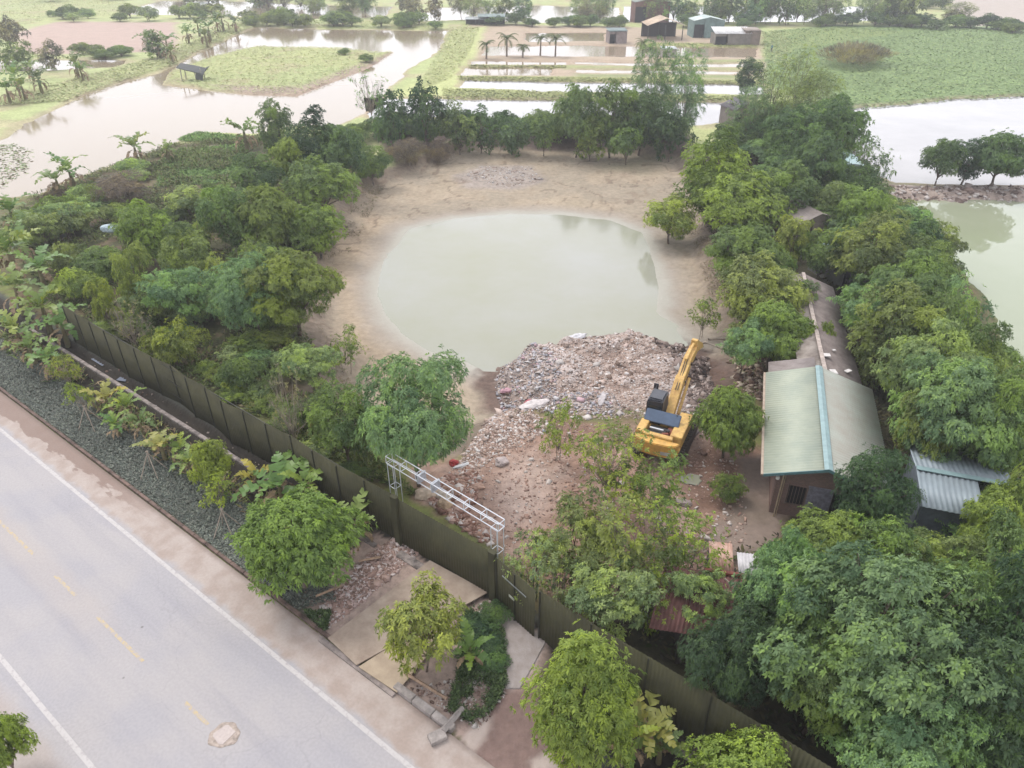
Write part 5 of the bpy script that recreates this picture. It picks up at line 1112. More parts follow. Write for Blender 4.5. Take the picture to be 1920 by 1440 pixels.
for i, ((u0, v0), (u1, v1), lb) in enumerate([((672, 1052), (714, 1044), 'short timber plank on the entrance rubble near the fence'), ((592, 1118), (640, 1098), 'orange brown timber plank under the round mango'), ((760, 1262), (838, 1310), 'grey timber under the loose mango by the kerb')]):
    mb = MB(); mb.bar((*at(u0, v0, 0.2), 0.2), (*at(u1, v1, 0.25), 0.25), 0.07, 4); tag(mb.build('timber_plank', mat('plank', P(186, 156, 130), 0.85, var=0.25)), lb, 'plank')
# puddle
pud = ats([(1272, 895), (1290, 886), (1318, 890), (1312, 905), (1290, 918), (1275, 912)]); bmv = MB(); zp = float(np.mean([zat(*q) for q in pud])) + 0.09
o = blob('puddle_water', *at(1294, 901), 0.62, 0.45, zp - 0.02, 0.03, water_mat('puddle', P(170, 170, 150), 0.08, 0.02), 0.2, 5); o['kind'] = 'structure'
# tiny person working in the field
px_, py_ = at(1446, 98); pz = zat(px_, py_)
vs = [(0, 0, 0.95), (0, 0, 1.2), (0, 0.05, 1.45), (0, 0.06, 1.58), (0, 0.07, 1.75), (-.1, 0, .9), (-.12, .02, .5), (-.12, 0, .05), (.1, 0, .9), (.12, .05, .5), (.14, 0, .05), (-.2, .03, 1.42), (-.27, .12, 1.15), (-.24, .3, 1.0), (.2, .03, 1.42), (.27, .12, 1.15), (.24, .3, 1.0)]
es = [(0, 1), (1, 2), (2, 3), (3, 4), (0, 5), (5, 6), (6, 7), (0, 8), (8, 9), (9, 10), (2, 11), (11, 12), (12, 13), (2, 14), (14, 15), (15, 16)]
rad = [.14, .14, .15, .06, .1, .1, .07, .05, .1, .07, .05, .07, .05, .04, .07, .05, .04]
me = bpy.data.meshes.new('person'); me.from_pydata(vs, es, []); o = link('person', me, None, (px_, py_, pz), (0, 0, 0.4)); mo = o.modifiers.new('s', 'SKIN')
for i, q in enumerate(me.skin_vertices[0].data): q.radius = (rad[i], rad[i]); q.use_root = (i == 0)
o.modifiers.new('ss', 'SUBSURF').levels = 1; o.modifiers['ss'].render_levels = 1
m, t, b = new_mat('person_clothes'); g_ = t.nodes.new('ShaderNodeTexCoord'); sp_ = t.nodes.new('ShaderNodeSeparateXYZ'); t.links.new(g_.outputs['Object'], sp_.inputs[0]); rr = t.nodes.new('ShaderNodeValToRGB'); rr.color_ramp.interpolation = 'CONSTANT'
mr_ = t.nodes.new('ShaderNodeMath'); mr_.operation = 'DIVIDE'; mr_.inputs[1].default_value = 2; t.links.new(sp_.outputs[2], mr_.inputs[0]); t.links.new(mr_.outputs[0], rr.inputs[0])
rr.color_ramp.elements[0].color = (0.04, 0.05, 0.06, 1); rr.color_ramp.elements[1].position = 0.48; rr.color_ramp.elements[1].color = (0.04, 0.16, 0.17, 1); e_ = rr.color_ramp.elements.new(0.76); e_.color = (0.3, 0.2, 0.14, 1)
t.links.new(rr.outputs[0], b.inputs[0]); me.materials.append(m); tag(o, 'tiny person in a teal shirt standing in the bright green field', 'person')
# ------------------------------------------------------------------ planting: kind, u, v, radius px, height m, tint, label
T = [
 # roadside mangoes
 ('mango0', 552, 1005, 112, 5.3, 'bright', 'dense round bright mango tree at the grey verge beside the road'),
 ('mangoloose', 792, 1180, 92, 4.2, 'lime', 'loose leafed young mango tree over the brown entrance boards'),
 ('mangotall', 1100, 1295, 104, 7.0, 'lime', 'tall cone shaped bright mango tree beside the dirt patch'),
 ('mango1', 1400, 1450, 104, 4.4, 'lime', 'round yellowish mango tree cut by the lower edge of the photo'),
 ('mango1', -8, 1390, 50, 3.4, 'lime', 'bright mango tree at the near lower left corner beyond the road'),
 ('mango1', 393, 862, 36, 3.0, 'yellow', 'small lime yellow sapling in front of the fence above the third staked sapling'),
 ('sparse2', 405, 915, 34, 2.4, 'yellow', 'small yellow green sapling tied to the third tripod of stakes'),
 ('sparse1', 146, 738, 28, 2.4, 'yellow', 'thin yellowing sapling tied to the first tripod of stakes'),
 ('sparse0', 118, 690, 32, 2.6, 'yellow', 'lime yellow sapling near the far end of the verge'),
 # site
 ('bigmango', 775, 772, 124, 8.0, 'grey', 'big dark mango tree with a bare trunk behind the truss frame'),
 ('dense0', 645, 790, 62, 5.0, 'mid', 'dark bushy tree adjoining the big dark mango toward the fence'),
 ('mango0', 1370, 782, 64, 4.6, 'bright', 'dense bright round mango tree between excavator and house'),
 ('shrub0', 1362, 918, 34, 1.5, 'bright', 'little bright bush on the bare soil below the bright mango'),
 ('sparse0', 1140, 860, 95, 5.0, 'lime', 'sparse yellow green tree in front of the excavator'),
 ('sparse1', 1230, 905, 75, 4.5, 'bright', 'sparse tree under the excavator counterweight'),
 ('sparse2', 1050, 800, 45, 4.0, 'lime', 'thin sprig topped sapling at the near edge of the mound'),
 ('airy2', 1075, 1015, 85, 5.0, 'olive', 'darker tree rising over the entry gate among the sparse trees'),
 ('sparse2', 1180, 1000, 110, 6.0, 'olive', 'middle tree of the open grove behind the entry gate'),
 ('sparse0', 1270, 1010, 85, 5.0, 'lime', 'yellow green tree of the open grove next to the concrete yard'),
 ('airy2', 1160, 1100, 95, 4.5, 'pale', 'nearest tree of the open grove leaning over the fence'),
 ('sparse1', 1060, 1090, 60, 4.0, 'pale', 'thin pale tree overhanging the entry gate top'),
 ('airy2', 1310, 1125, 62, 4.2, 'pale', 'thin pale tree partly veiling the rusty red roof'),
 ('sparse2', 1225, 1110, 58, 4.0, 'lime', 'sparse tree between the open grove and the rusty shed'),
 ('sparse2', 1000, 1050, 66, 4.2, 'pale', 'outermost pale tree of the open grove against the entry gate'),
 ('bare', 1120, 1140, 60, 3.2, 'straw', 'nearly bare tangle of branches hanging over the fence below the grove'),
 ('bare', 540, 750, 50, 6.5, 'straw', 'thin nearly bare tree with pale branches behind the long fence'),
 # big spreading tree group
 ('airy0', 1650, 1200, 225, 8.5, (0.19, 0.31, 0.135), 'biggest spreading tree with layered pale green foliage'),
 ('airy1', 1490, 1130, 110, 7.0, 'grey', 'layered pale tree joined to the biggest spreading tree on the rusty shed side'),
 ('bigmango', 1385, 1215, 100, 6.0, 'deep', 'very dark long leafed mango tree between rusty shed and fence'),
 ('airy1', 1545, 1262, 100, 6.0, 'mid', 'green layered tree at the foot of the biggest spreading tree along the fence'),
 ('airy0', 1710, 1385, 155, 6.0, 'grey', 'broad pale tree at the lower edge of the photo under the biggest tree'),
 ('airy1', 1475, 1065, 62, 5.5, 'grey', 'pale leafy tree half hiding the striped sheet shack'),
 ('dense2', 1840, 1330, 110, 7.0, 'deep', 'dark tree in the lower corner beyond the biggest spreading tree'),
 ('dense0', 1900, 1200, 100, 7.5, 'deep', 'dark tree at the picture edge beside the biggest spreading tree'),
 ('airy2', 1870, 1080, 95, 7.0, 'mid', 'open branched tree at the picture edge above the dark corner trees'),
 ('mango0', 1550, 1015, 82, 3.6, 'bright', 'low bright dense tree just in front of the brick house door'),
 ('dense1', 1665, 1035, 80, 4.6, 'mid', 'mid green tree between house front and biggest spreading tree'),
 ('airy2', 1745, 1045, 80, 4.6, 'olive', 'olive branchy tree between blue grey shed and biggest spreading tree'),
 ('mango1', 1860, 985, 66, 4.6, 'lime', 'bright tree overlapping the blue grey shed front'),
 ('mango1', 1915, 960, 52, 5.5, 'bright', 'bright tree at the picture edge beside the blue grey shed'),
 ('bigmango', 1640, 918, 72, 5.5, 'deep', 'dark grey green tree against the house corner and blue grey shed'),
 # east bank by house
 ('airy1', 1748, 690, 95, 8.0, 'pale', 'pale layered tree overhanging the house roof from the east'),
 ('airy1', 1800, 770, 110, 8.5, 'grey', 'grey green layered tree behind the blue grey shed'),
 ('dense0', 1860, 800, 75, 7.5, 'mid', 'rounded green tree at the picture edge above the blue grey shed'),
 ('dense1', 1740, 790, 62, 6.5, 'olive', 'olive tree between the house roof and the blue grey shed'),
 ('dense3', 1830, 690, 75, 7.5, 'olive', 'olive green tree on the green pond bank'),
 ('dense2', 1680, 620, 85, 7.0, 'olive', 'brownish green tree beside the old grey shed roof'),
 ('airy1', 1700, 540, 90, 7.5, 'mid', 'blue green layered tree on the green pond bank'),
 ('sparse2', 1790, 575, 60, 7.0, 'grey', 'thin tree reaching out over the green pond'),
 ('dense0', 1640, 470, 75, 6.5, 'olive', 'olive green tree near the middle of the shed row'),
 ('dense1', 1710, 460, 55, 6.0, 'dark', 'dark tree at the inner corner of the green pond'),
 ('mango1', 1610, 400, 60, 6.0, 'bright', 'round bushy tree below the turquoise hut'),
 ('dense2', 1560, 390, 50, 5.5, 'mid', 'green tree between turquoise hut and the shed row'),
 ('airy2', 1620, 570, 60, 6.0, 'grey', 'grey brown open tree touching the old grey shed roof'),
 ('dense0', 1770, 640, 60, 7.0, 'mid', 'green tree between olive trees on the green pond bank'),
 # east side of drained pond
 ('dense3', 1345, 305, 88, 9.5, 'lime', 'tall bright green tree at the far corner of the drained pond'),
 ('dense1', 1385, 372, 86, 7.0, 'bright', 'bright bushy tree below the tall bright tree at the pond'),
 ('dense0', 1262, 382, 52, 4.6, 'lime', 'low bright tree leaning over the drained pond corner'),
 ('airy1', 1400, 470, 78, 6.5, 'mid', 'layered green tree on the east bank of the drained pond'),
 ('dense1', 1430, 540, 80, 6.0, 'olive', 'olive dark tree between drained pond and old grey roof'),
 ('mango0', 1455, 615, 68, 5.0, 'bright', 'bright tree beside the old grey roof above the house'),
 ('sparse0', 1325, 560, 32, 3.5, 'lime', 'small light bush tree leaning over the mud near the mound'),
 ('airy2', 1400, 640, 55, 4.5, 'grey', 'thin grey green tree over the heap of old bricks'),
 ('mangoloose', 1490, 450, 45, 5.5, 'lime', 'bright sprigged tree over the far shed roofs'),
('mango0', 1490, 640, 45, 3.8, 'lime', 'bright low tree covering the join of the old roof and the house rear'),
 ('dense1', 1545, 468, 46, 5.0, 'mid', 'green tree between the pale bluish sheet roof and the far shed roofs'),
 ('airy2', 1480, 560, 50, 4.5, 'mid', 'open green tree leaning over the old grey roof ridge'),
 ('shrub1', 1540, 655, 26, 3.4, 'bright', 'bright creeper bush growing over the house rear roof', ),
 ('dense2', 1480, 360, 60, 6.5, 'mid', 'mid green tree behind the tall bright tree at the pond'),
 ('airy1', 1540, 300, 65, 8.0, 'dark', 'dark layered tree beside the turquoise hut'),
 ('dense1', 1495, 245, 60, 8.0, 'dark', 'dark tall tree between fish ponds and the white pond'),
 ('dense0', 1570, 240, 55, 8.5, 'dark', 'dark tree at the near corner of the white pond'),
 ('sparse2', 1635, 300, 40, 7.0, 'dark', 'thin open tree against the white pond water'),
 ('dense1', 1605, 335, 35, 4.5, 'dark', 'short dark tree beside the turquoise hut wall'),
 ('feather0', 1455, 175, 44, 11.5, 'olive', 'tallest feathery tree rising over the fish ponds'),
 ('feather0', 1500, 150, 38, 11.5, 'olive', 'feathery olive tree next to the tallest feathery tree'),
 ('feather1', 1410, 205, 40, 8.5, 'grey', 'thin grey feathery tree by the pond edge'),
 ('dense2', 1405, 135, 28, 6.0, 'deep', 'dark round tree on the fish pond bank'),
 ('feather1', 1540, 180, 40, 9.0, 'olive', 'thin olive feathery tree facing the green weed field'),
 ('dense1', 1770, 292, 38, 5.6, 'dark', 'first dark tree of the three on the stone bank between ponds'),
 ('dense2', 1818, 296, 42, 5.0, 'deep', 'darkest low tree in the middle of the stone bank'),
 ('mango0', 1882, 288, 58, 6.2, 'dark', 'broad dark tree on the stone bank at the picture edge'),
 # far row behind the drained pond
 ('far0', 730, 205, 36, 8.0, 'dark', 'first tree of the row behind the drained pond, next to the leaning bare tree'),
 ('far1', 795, 195, 34, 9.0, 'deep', 'dark upright tree second in the row behind the drained pond'),
 ('far2', 860, 208, 40, 7.5, 'mid', 'rounded tree third in the row behind the drained pond'),
 ('far3', 900, 215, 30, 6.5, 'dark', 'small dark tree between rounded ones in the pond row'),
 ('far0', 960, 222, 38, 6.0, 'dark', 'low round dark tree in the middle of the pond row'),
 ('far1', 1020, 228, 30, 5.5, 'mid', 'low tree before the tall ones of the pond row'),
 ('dense1', 1085, 190, 50, 10.0, 'mid', 'tallest bright crowned tree of the row behind the drained pond'),
 ('dense2', 1150, 195, 46, 9.5, 'mid', 'tall tree with deep dark hollow in the pond row'),
 ('dense0', 1205, 206, 50, 8.0, 'dark', 'dense dark tree after the tall ones of the pond row'),
 ('feather1', 1225, 150, 40, 13.0, 'grey', 'thin grey feathery tree above the pond row'),
 ('feather1', 1285, 160, 38, 12.0, 'grey', 'open feathery tree toward the pale tin box hut'),
 ('far2', 1265, 215, 38, 8.0, 'dark', 'dark tree before the last of the pond row'),
 ('far3', 1110, 232, 32, 6.0, 'bright', 'light green low tree at the foot of the tallest one'),
 ('far1', 1180, 238, 34, 6.0, 'mid', 'low tree at the foot of the tall ones in the pond row'),
 ('bare', 690, 165, 42, 9.0, 'grey', 'leaning nearly bare tree over the west pond'),
 ('dense3', 590, 262, 58, 9.0, 'deep', 'darkest tall tree at the far corner of the thicket'),
 ('dense1', 640, 280, 48, 7.5, 'dark', 'dark tree between the darkest tall tree and the brown shrubs'),
 ('dense2', 515, 235, 36, 7.0, 'mid', 'knobbly green tree by the west pond near the banana plant'),
 ('dense0', 695, 290, 34, 4.5, 'mid', 'green bush tree beside the first brown shrub'),
 ('dense1', 600, 340, 66, 6.5, 'mid', 'broad tree on the drained pond corner of the thicket'),
 ('mango1', 545, 300, 44, 6.0, 'lime', 'bright tree in front of the darkest tall tree'),
 ('dense0', 480, 330, 52, 5.5, 'dark', 'grey dark round tree by the small grass clearing'),
 ('mango0', 500, 400, 62, 6.0, 'bright', 'bright round tree in the middle of the pond side thicket'),
 ('dense2', 425, 405, 56, 6.0, 'mid', 'broad tree in the centre of the thicket'),
 ('dense1', 590, 400, 60, 5.5, 'bright', 'green tree at the inner bank of the drained pond'),
 ('airy1', 545, 530, 100, 7.0, 'bright', 'largest spreading tree of the thicket on the pond bank'),
 ('bigmango', 470, 545, 75, 6.5, 'grey', 'grey green tree joined to the largest thicket tree'),
 ('mangoloose', 252, 510, 40, 6.0, 'lime', 'vivid lime tree standing out in the thicket'),
 ('mangoloose', 190, 565, 28, 4.5, 'yellow', 'small yellow leafed sapling by the far fence end'),
 ('dense3', 345, 470, 58, 6.0, 'olive', 'olive tree beside the vivid lime tree'),
 ('airy2', 330, 540, 60, 5.5, 'grey', 'grey leafed tree in front of the vivid lime tree'),
 ('dense0', 270, 430, 58, 5.5, 'bright', 'green tree behind the vivid lime tree'),
 ('shrub2', 330, 655, 58, 3.2, 'lime', 'broad yellow green bush behind the long fence'),
 ('sparse1', 640, 620, 42, 3.6, 'lime', 'bright sapling on the mud at the thicket edge'),
 ('airy2', 580, 670, 60, 4.0, 'pale', 'open pale bush tree at the lower thicket edge'),
 ('shrub3', 455, 700, 42, 2.4, 'mid', 'green bush at the foot of the thin bare tree'),
 ('shrub0', 590, 770, 45, 2.6, 'mid', 'green shrub left of the dark bushy tree by the fence'),
 ('bare', 240, 600, 45, 4.5, 'straw', 'bare branched small tree just behind the far fence'),
 ('brown', 764, 280, 36, 3.4, 'brown', 'brown withered shrub at the corner of the drained pond'),
 ('brown', 820, 268, 28, 3.0, 'brown', 'greyer withered shrub beside the brown one'),
 ('shrub1', 800, 252, 28, 2.8, 'dark', 'green bush growing over the withered shrubs'),
 ('reed', 1600, 106, 60, 3.8, 'straw', 'patch of tall straw coloured reeds in the green weed field'),
 ('feather1', 225, 350, 44, 4.0, 'brown', 'rusty brown open shrub at the west pond bank'),
 ('shrub2', 130, 420, 55, 3.0, 'olive', 'low olive bush inland from the banana plants'),
 # far west
 ('far0', 22, 88, 26, 7.0, 'olive', 'round bush tree at the pinkish dry field corner'),
 ('far2', 88, 92, 24, 6.5, 'straw', 'tan round tree beside the pinkish dry field'),
 ('far1', 10, 55, 30, 8.0, 'straw', 'pale brown tree at the far picture corner'),
 ('far3', 288, 78, 24, 6.0, 'mid', 'clump of green at the dry field corner by the west pond'),
]
for q in T:
    kind, u, v, rpx, h, tint, label = q[:7]
    sh_ = kind.startswith(('shrub', 'brown', 'reed'))
    o = pplant(kind, u, v, rpx, h, tint, label, 'shrub' if sh_ else 'tree', name='mango_tree' if 'mango' in kind and 'mango' in label else None)
    if label.startswith('bright creeper bush'): o.location.z += 0.3
# staked saplings' tripods
def tripod(u, v, h, label):
    x, y = at(u, v, 0); o = thing('stake_tripod', label, 'stakes', (x, y, zat(x, y)), 0.3, 'bamboo tripods')
    for k in range(4):
        a_ = k * 1.57 + 0.4; mb = MB(); mb.bar((0.75 * math.cos(a_), 0.75 * math.sin(a_), -0.05), (-0.06 * math.cos(a_), -0.06 * math.sin(a_), h), 0.028, 6); mb.build('stake', M_twig, o)
tripod(172, 800, 1.5, 'bamboo stake tripod nearest the far end of the grey verge')
tripod(290, 890, 1.6, 'bamboo stake tripod in the middle of the grey verge')
tripod(428, 1000, 1.6, 'bamboo stake tripod next to the round roadside mango')
# banana plants
B = [(50, 640, 3.2, 'banana plant drooping over the far end of the verge'), (22, 600, 3.6, 'tall banana plant at the picture edge above the verge'), (85, 668, 2.6, 'small banana plant beside the lime yellow sapling at the verge end'),
 (195, 735, 2.4, 'first banana plant along the ditch after the yellow saplings'), (232, 742, 2.6, 'banana plant with one upright leaf beside the ditch coping'), (262, 790, 2.2, 'browning banana plant behind the first tripod'), (215, 790, 2.0, 'low banana plant near the first tripod'),
 (300, 830, 2.2, 'ragged banana plant between first and second tripods'), (330, 822, 2.3, 'banana plant leaning over the coping above the second tripod'), (350, 860, 2.1, 'half dead banana plant beside the lime yellow sapling'),
 (515, 880, 3.6, 'largest banana plant rising behind the round roadside mango'), (475, 865, 2.8, 'banana plant beside the largest one along the ditch'), (570, 905, 2.4, 'banana plant peeping over the round roadside mango'), (655, 965, 3.0, 'banana plant between the round mango and the fence'), (640, 1010, 2.2, 'small banana plant low beside the round mango'),
 (1215, 1330, 2.8, 'banana plant beside the tall cone shaped mango'), (1180, 1380, 2.4, 'banana plant hidden low behind the tall cone shaped mango'), (1245, 1375, 2.0, 'small banana plant near the lower fence'), (880, 1215, 2.0, 'thin banana plant beside the loose young mango'),
 (250, 275, 4.2, 'lone banana plant standing against the west pond'), (457, 245, 4.6, 'tall banana plant by the far corner of the west pond'), (130, 320, 4.2, 'banana clump plant on the near bank of the west pond'), (105, 335, 3.6, 'lower banana plant in the clump on the west pond bank'), (312, 280, 2.6, 'small banana plant at the grass clearing'),
 (20, 395, 4.0, 'banana plant at the picture edge above the thicket'), (50, 420, 3.6, 'banana plant second from the picture edge in the thicket'), (15, 470, 4.2, 'big banana plant at the picture edge in the middle of the thicket'), (70, 500, 3.8, 'banana plant with long drooping leaves in the thicket'), (25, 535, 4.0, 'banana plant with pale leaves at the thicket edge'), (75, 570, 3.8, 'banana plant next to the far end of the fence'), (110, 600, 3.2, 'banana plant touching the far end of the fence'), (40, 455, 3.4, 'banana plant between the thicket edge ones'),
 (1385, 205, 4.0, 'lone banana plant by the dark roofed hut')]
for i, (u, v, h, lb) in enumerate(B): banana(u, v, h, lb, ['lime', 'pale', 'bright', 'yellow'][i % 4] if i < 19 else ['bright', 'pale', 'lime'][i % 3])
FB = [(10, 165, 4.5), (40, 160, 4.5), (70, 145, 5.0), (25, 140, 4.5), (55, 125, 4.5), (140, 118, 5), (150, 130, 4), (275, 70, 5), (295, 85, 5), (310, 75, 5), (320, 95, 4.5), (370, 45, 5.5), (390, 50, 6), (405, 40, 5), (385, 65, 5), (350, 60, 5), (415, 35, 6), (440, 40, 5)]
FBN = ['nearest the picture edge', 'second from the picture edge', 'third from the picture edge', 'behind the second one', 'far behind the picture edge ones', 'below the tan round tree', 'just right of the tan round tree', 'at the dry field corner', 'second at the dry field corner', 'third at the dry field corner', 'lowest at the dry field corner', 'at the bend of the pond', 'tallest at the bend of the pond', 'behind the tallest at the bend', 'nearest the water at the bend', 'between dry field and bend', 'farthest up by the north west pond', 'at the hedge start']
for i, (u, v, h) in enumerate(FB): banana(u, v, h, 'far banana plant %s, beyond the west pond' % FBN[i], ['bright', 'pale', 'mid'][i % 3], 'banana rows beyond the west pond')
for u, v, h, lb in ((912, 110, 5, 'first small coconut palm on the fish pond bank'), (950, 106, 6.5, 'tallest small coconut palm on the fish pond bank'), (1013, 104, 6, 'third small coconut palm on the fish pond bank'), (1041, 106, 6.2, 'fourth small coconut palm on the fish pond bank'), (1205, 104, 5.5, 'coconut palm near the pale tin box hut'), (980, 108, 4, 'short drooping palm beside the tallest palm')): palm(u, v, h, lb)

# ---- repeats no one could tell apart, in groups
LMK = [(252, 540, 'vivid lime tree'), (150, 600, 'far end of the long fence'), (330, 670, 'broad yellow green bush'), (545, 600, 'largest thicket tree'), (425, 430, 'darkest tree of the thicket centre'), (500, 430, 'bright round thicket tree'),
 (208, 440, 'blue and white rubbish bags'), (250, 290, 'lone banana plant'), (115, 350, 'banana clump'), (330, 345, 'grass clearing'), (455, 730, 'thin bare tree'), (580, 800, 'middle fence posts'), (690, 890, 'truss gantry end'), (640, 430, 'inner mud bank'), (345, 480, 'olive thicket tree'),
 (1345, 350, 'tall bright pond tree'), (1575, 340, 'turquoise hut'), (1455, 230, 'tallest feathery tree'), (1540, 300, 'dark layered tree'), (1400, 420, 'bright bushy pond tree'), (1600, 290, 'white pond corner'), (1560, 520, 'pale bluish sheet roof'), (1700, 480, 'green pond corner'), (1740, 600, 'thin reaching tree'), (1620, 640, 'old grey shed roof'), (1700, 720, 'house roof'), (1720, 800, 'blue grey shed'), (1880, 830, 'picture edge'), (1440, 620, 'old brick heap'), (1430, 520, 'east mud bank'),
 (1500, 1080, 'striped sheet shack'), (1480, 1280, 'lower fence'), (1650, 1350, 'broad pale tree'), (1850, 1250, 'dark corner trees'), (1700, 1060, 'olive branchy tree'), (1600, 1150, 'biggest spreading tree'),
 (700, 250, 'withered shrubs'), (870, 250, 'bleached logs'), (1000, 252, 'low round dark tree'), (1085, 252, 'tallest bright crowned tree'), (1200, 250, 'dense dark pond tree'), (1280, 250, 'far pond corner'), (590, 300, 'darkest tall tree'), (640, 320, 'first brown shrub'),
 (20, 150, 'picture edge'), (60, 130, 'strip pond'), (145, 125, 'round tan tree'), (290, 85, 'dry field corner'), (330, 70, 'dry field far corner'), (380, 60, 'north west pond'), (430, 40, 'bend of the west pond'), (520, 45, 'pond end by the hedge'), (620, 48, 'middle of the hedge'), (720, 46, 'meadow strip'), (800, 48, 'white field shelter'), (100, 35, 'pale brown corner tree'), (180, 34, 'middle of the dry field'), (250, 34, 'dry field edge'),
 (940, 46, 'teal grey shelter'), (1020, 48, 'middle fish pond'), (1100, 48, 'pump hut'), (1160, 48, 'red brown barn'), (1217, 42, 'red brown barn'), (1290, 48, 'mint roofed hut'), (1370, 50, 'white roofed hut'), (1450, 50, 'person in teal'), (1540, 48, 'feathery trees'), (1620, 46, 'tall reeds'), (1700, 46, 'end of the north east pond'), (1800, 52, 'far pinkish mud field'), (1900, 60, 'picture edge'),
 (1760, 20, 'far bank'), (700, 38, 'north west pond end'), (780, 38, 'tan pond edge'), (100, 0, 'picture corner'), (300, 0, 'far white pond'), (500, 0, 'far middle meadow'), (760, 0, 'far meadow'), (1000, 0, 'far pond'), (1250, 0, 'far pond trees'), (1450, 0, 'north east pond far side'), (1650, 0, 'far bank end'), (1850, 0, 'far pinkish field'), (560, 18, 'pond middle'), (1610, 400, 'round bushy tree'), (1690, 430, 'stone bank'), (900, 1200, 'thin banana plant'), (900, 1290, 'kerb gap'), (700, 108, 'island end')]
LMW = [(at(u, v), n_) for u, v, n_ in LMK]
ORD = ['', 'second ', 'third ', 'fourth ', 'fifth ', 'sixth ', 'seventh ', 'eighth ', 'ninth ', 'tenth ', 'eleventh ', 'twelfth ']
def fill(poly_px, n, kinds, rr, hh, tints, label, cat, group, seed, mind=1.0, z=0.0, lab2=None):
    pl = ats(poly_px, z); X, Y = scatter(pl, n * 12, seed); r_ = np.random.default_rng(seed); got = []; by = {}
    for x, y in zip(X, Y):
        R = r_.uniform(*rr)
        if any((x - a_) ** 2 + (y - b_) ** 2 < (mind * (R + c_) * 0.5) ** 2 for a_, b_, c_ in got): continue
        got.append((x, y, R)); o = plant(kinds[r_.integers(len(kinds))], x, y, R, R * r_.uniform(*hh), tints[r_.integers(len(tints))], label, cat, group)
        dn = min((math.hypot(x - p[0], y - p[1]), nm) for p, nm in LMW); by.setdefault(dn[1], []).append((dn[0], o))
        if len(got) >= n: break
    short = ' '.join(group.split()[:-1])
    for nm, L in by.items():
        for i, (d_, o) in enumerate(sorted(L, key=lambda q: q[0])):
            o['label'] = '%s %s, %sclosest to the %s' % (short, cat, ORD[min(i, 11)], nm)
SHR = ['shrub0', 'shrub1', 'shrub2', 'shrub3']
fill([(170, 640), (300, 640), (450, 700), (560, 720), (560, 640), (420, 560), (200, 560)], 22, SHR + ['sparse1', 'mangoloose'], (0.9, 1.7), (0.9, 1.5), ['mid', 'olive', 'pale', 'bright', 'grey'], 'x', 'shrub', 'scrubby fence side shrubs', 130, 0.9)
fill([(120, 560), (80, 440), (200, 380), (380, 390), (560, 430), (540, 600), (400, 660), (260, 640)], 20, ['mangoloose', 'sparse0', 'sparse2', 'airy2'], (1.0, 1.9), (2.0, 2.8), ['lime', 'pale', 'grey', 'olive', 'bright'], 'x', 'tree', 'thin thicket sapling trees', 131, 0.9)
fill([(150, 585), (120, 480), (110, 390), (240, 370), (420, 380), (560, 430), (500, 600), (400, 640), (260, 640)], 28, SHR + ['dense0', 'airy2'], (1.3, 2.4), (0.9, 1.5), ['mid', 'olive', 'pale', 'bright', 'grey', 'lime'], 'leafy shrub packed in the thicket behind the far half of the fence', 'shrub', 'thicket shrubs', 101, 0.9)
fill([(30, 380), (150, 350), (250, 320), (270, 350), (200, 440), (60, 470)], 12, SHR, (1.2, 2.2), (0.7, 1.1), ['olive', 'mid', 'pale', 'brown'], 'low shrub on the ground sloping to the west pond', 'shrub', 'pond slope shrubs', 102, 0.9)
fill([(370, 700), (430, 690), (560, 780), (640, 860), (700, 900), (660, 900), (520, 820), (440, 770)], 14, SHR, (0.7, 1.3), (0.8, 1.2), ['bright', 'mid', 'lime', 'pale'], 'small shrub in the weedy strip just inside the middle fence', 'shrub', 'inner fence shrubs', 103, 0.9)
fill([(560, 400), (640, 400), (600, 470), (540, 500)], 4, SHR, (1.0, 1.6), (0.8, 1.1), ['mid', 'dark'], 'shrub at the thicket foot on the mud edge', 'shrub', 'mud edge shrubs', 104, 0.9)
fill([(1350, 270), (1480, 240), (1600, 260), (1560, 330), (1500, 420), (1440, 420), (1340, 300)], 22, ['dense0', 'dense1', 'dense2', 'airy2', 'shrub1'], (2.0, 3.4), (1.1, 1.9), ['mid', 'dark', 'olive', 'grey'], 'tree in the dense wood between drained pond and turquoise hut', 'tree', 'east wood trees', 105, 0.9)
fill([(1560, 430), (1670, 440), (1760, 520), (1800, 660), (1700, 720), (1640, 640), (1600, 540)], 18, ['dense0', 'dense1', 'airy1', 'dense3'], (1.9, 3.0), (1.3, 2.0), ['mid', 'olive', 'grey', 'dark'], 'tree in the belt between old grey roof and green pond', 'tree', 'green pond belt trees', 106, 0.9)
fill([(1680, 740), (1720, 720), (1880, 740), (1960, 800), (1920, 830), (1780, 815)], 9, ['dense0', 'dense1', 'airy1'], (1.8, 2.6), (1.5, 2.1), ['mid', 'olive', 'dark'], 'tree in the shade belt behind the blue grey shed', 'tree', 'shed belt trees', 107, 0.9)
fill([(1380, 430), (1450, 430), (1480, 560), (1430, 680), (1390, 640), (1370, 520)], 9, ['dense0', 'shrub1', 'airy2', 'shrub2'], (1.3, 2.1), (1.2, 1.8), ['mid', 'olive', 'bright'], 'tree in the narrow belt beside the east bank of the drained pond', 'tree', 'east bank trees', 108, 0.9)
fill([(1480, 1040), (1640, 1060), (1900, 1000), (2050, 1250), (1900, 1500), (1700, 1500), (1560, 1330), (1440, 1270)], 16, ['dense0', 'dense1', 'shrub2', 'dense3'], (1.3, 2.2), (1.2, 1.8), ['dark', 'deep', 'mid'], 'dark understorey tree below the biggest spreading tree', 'tree', 'understorey trees', 109, 1.0)
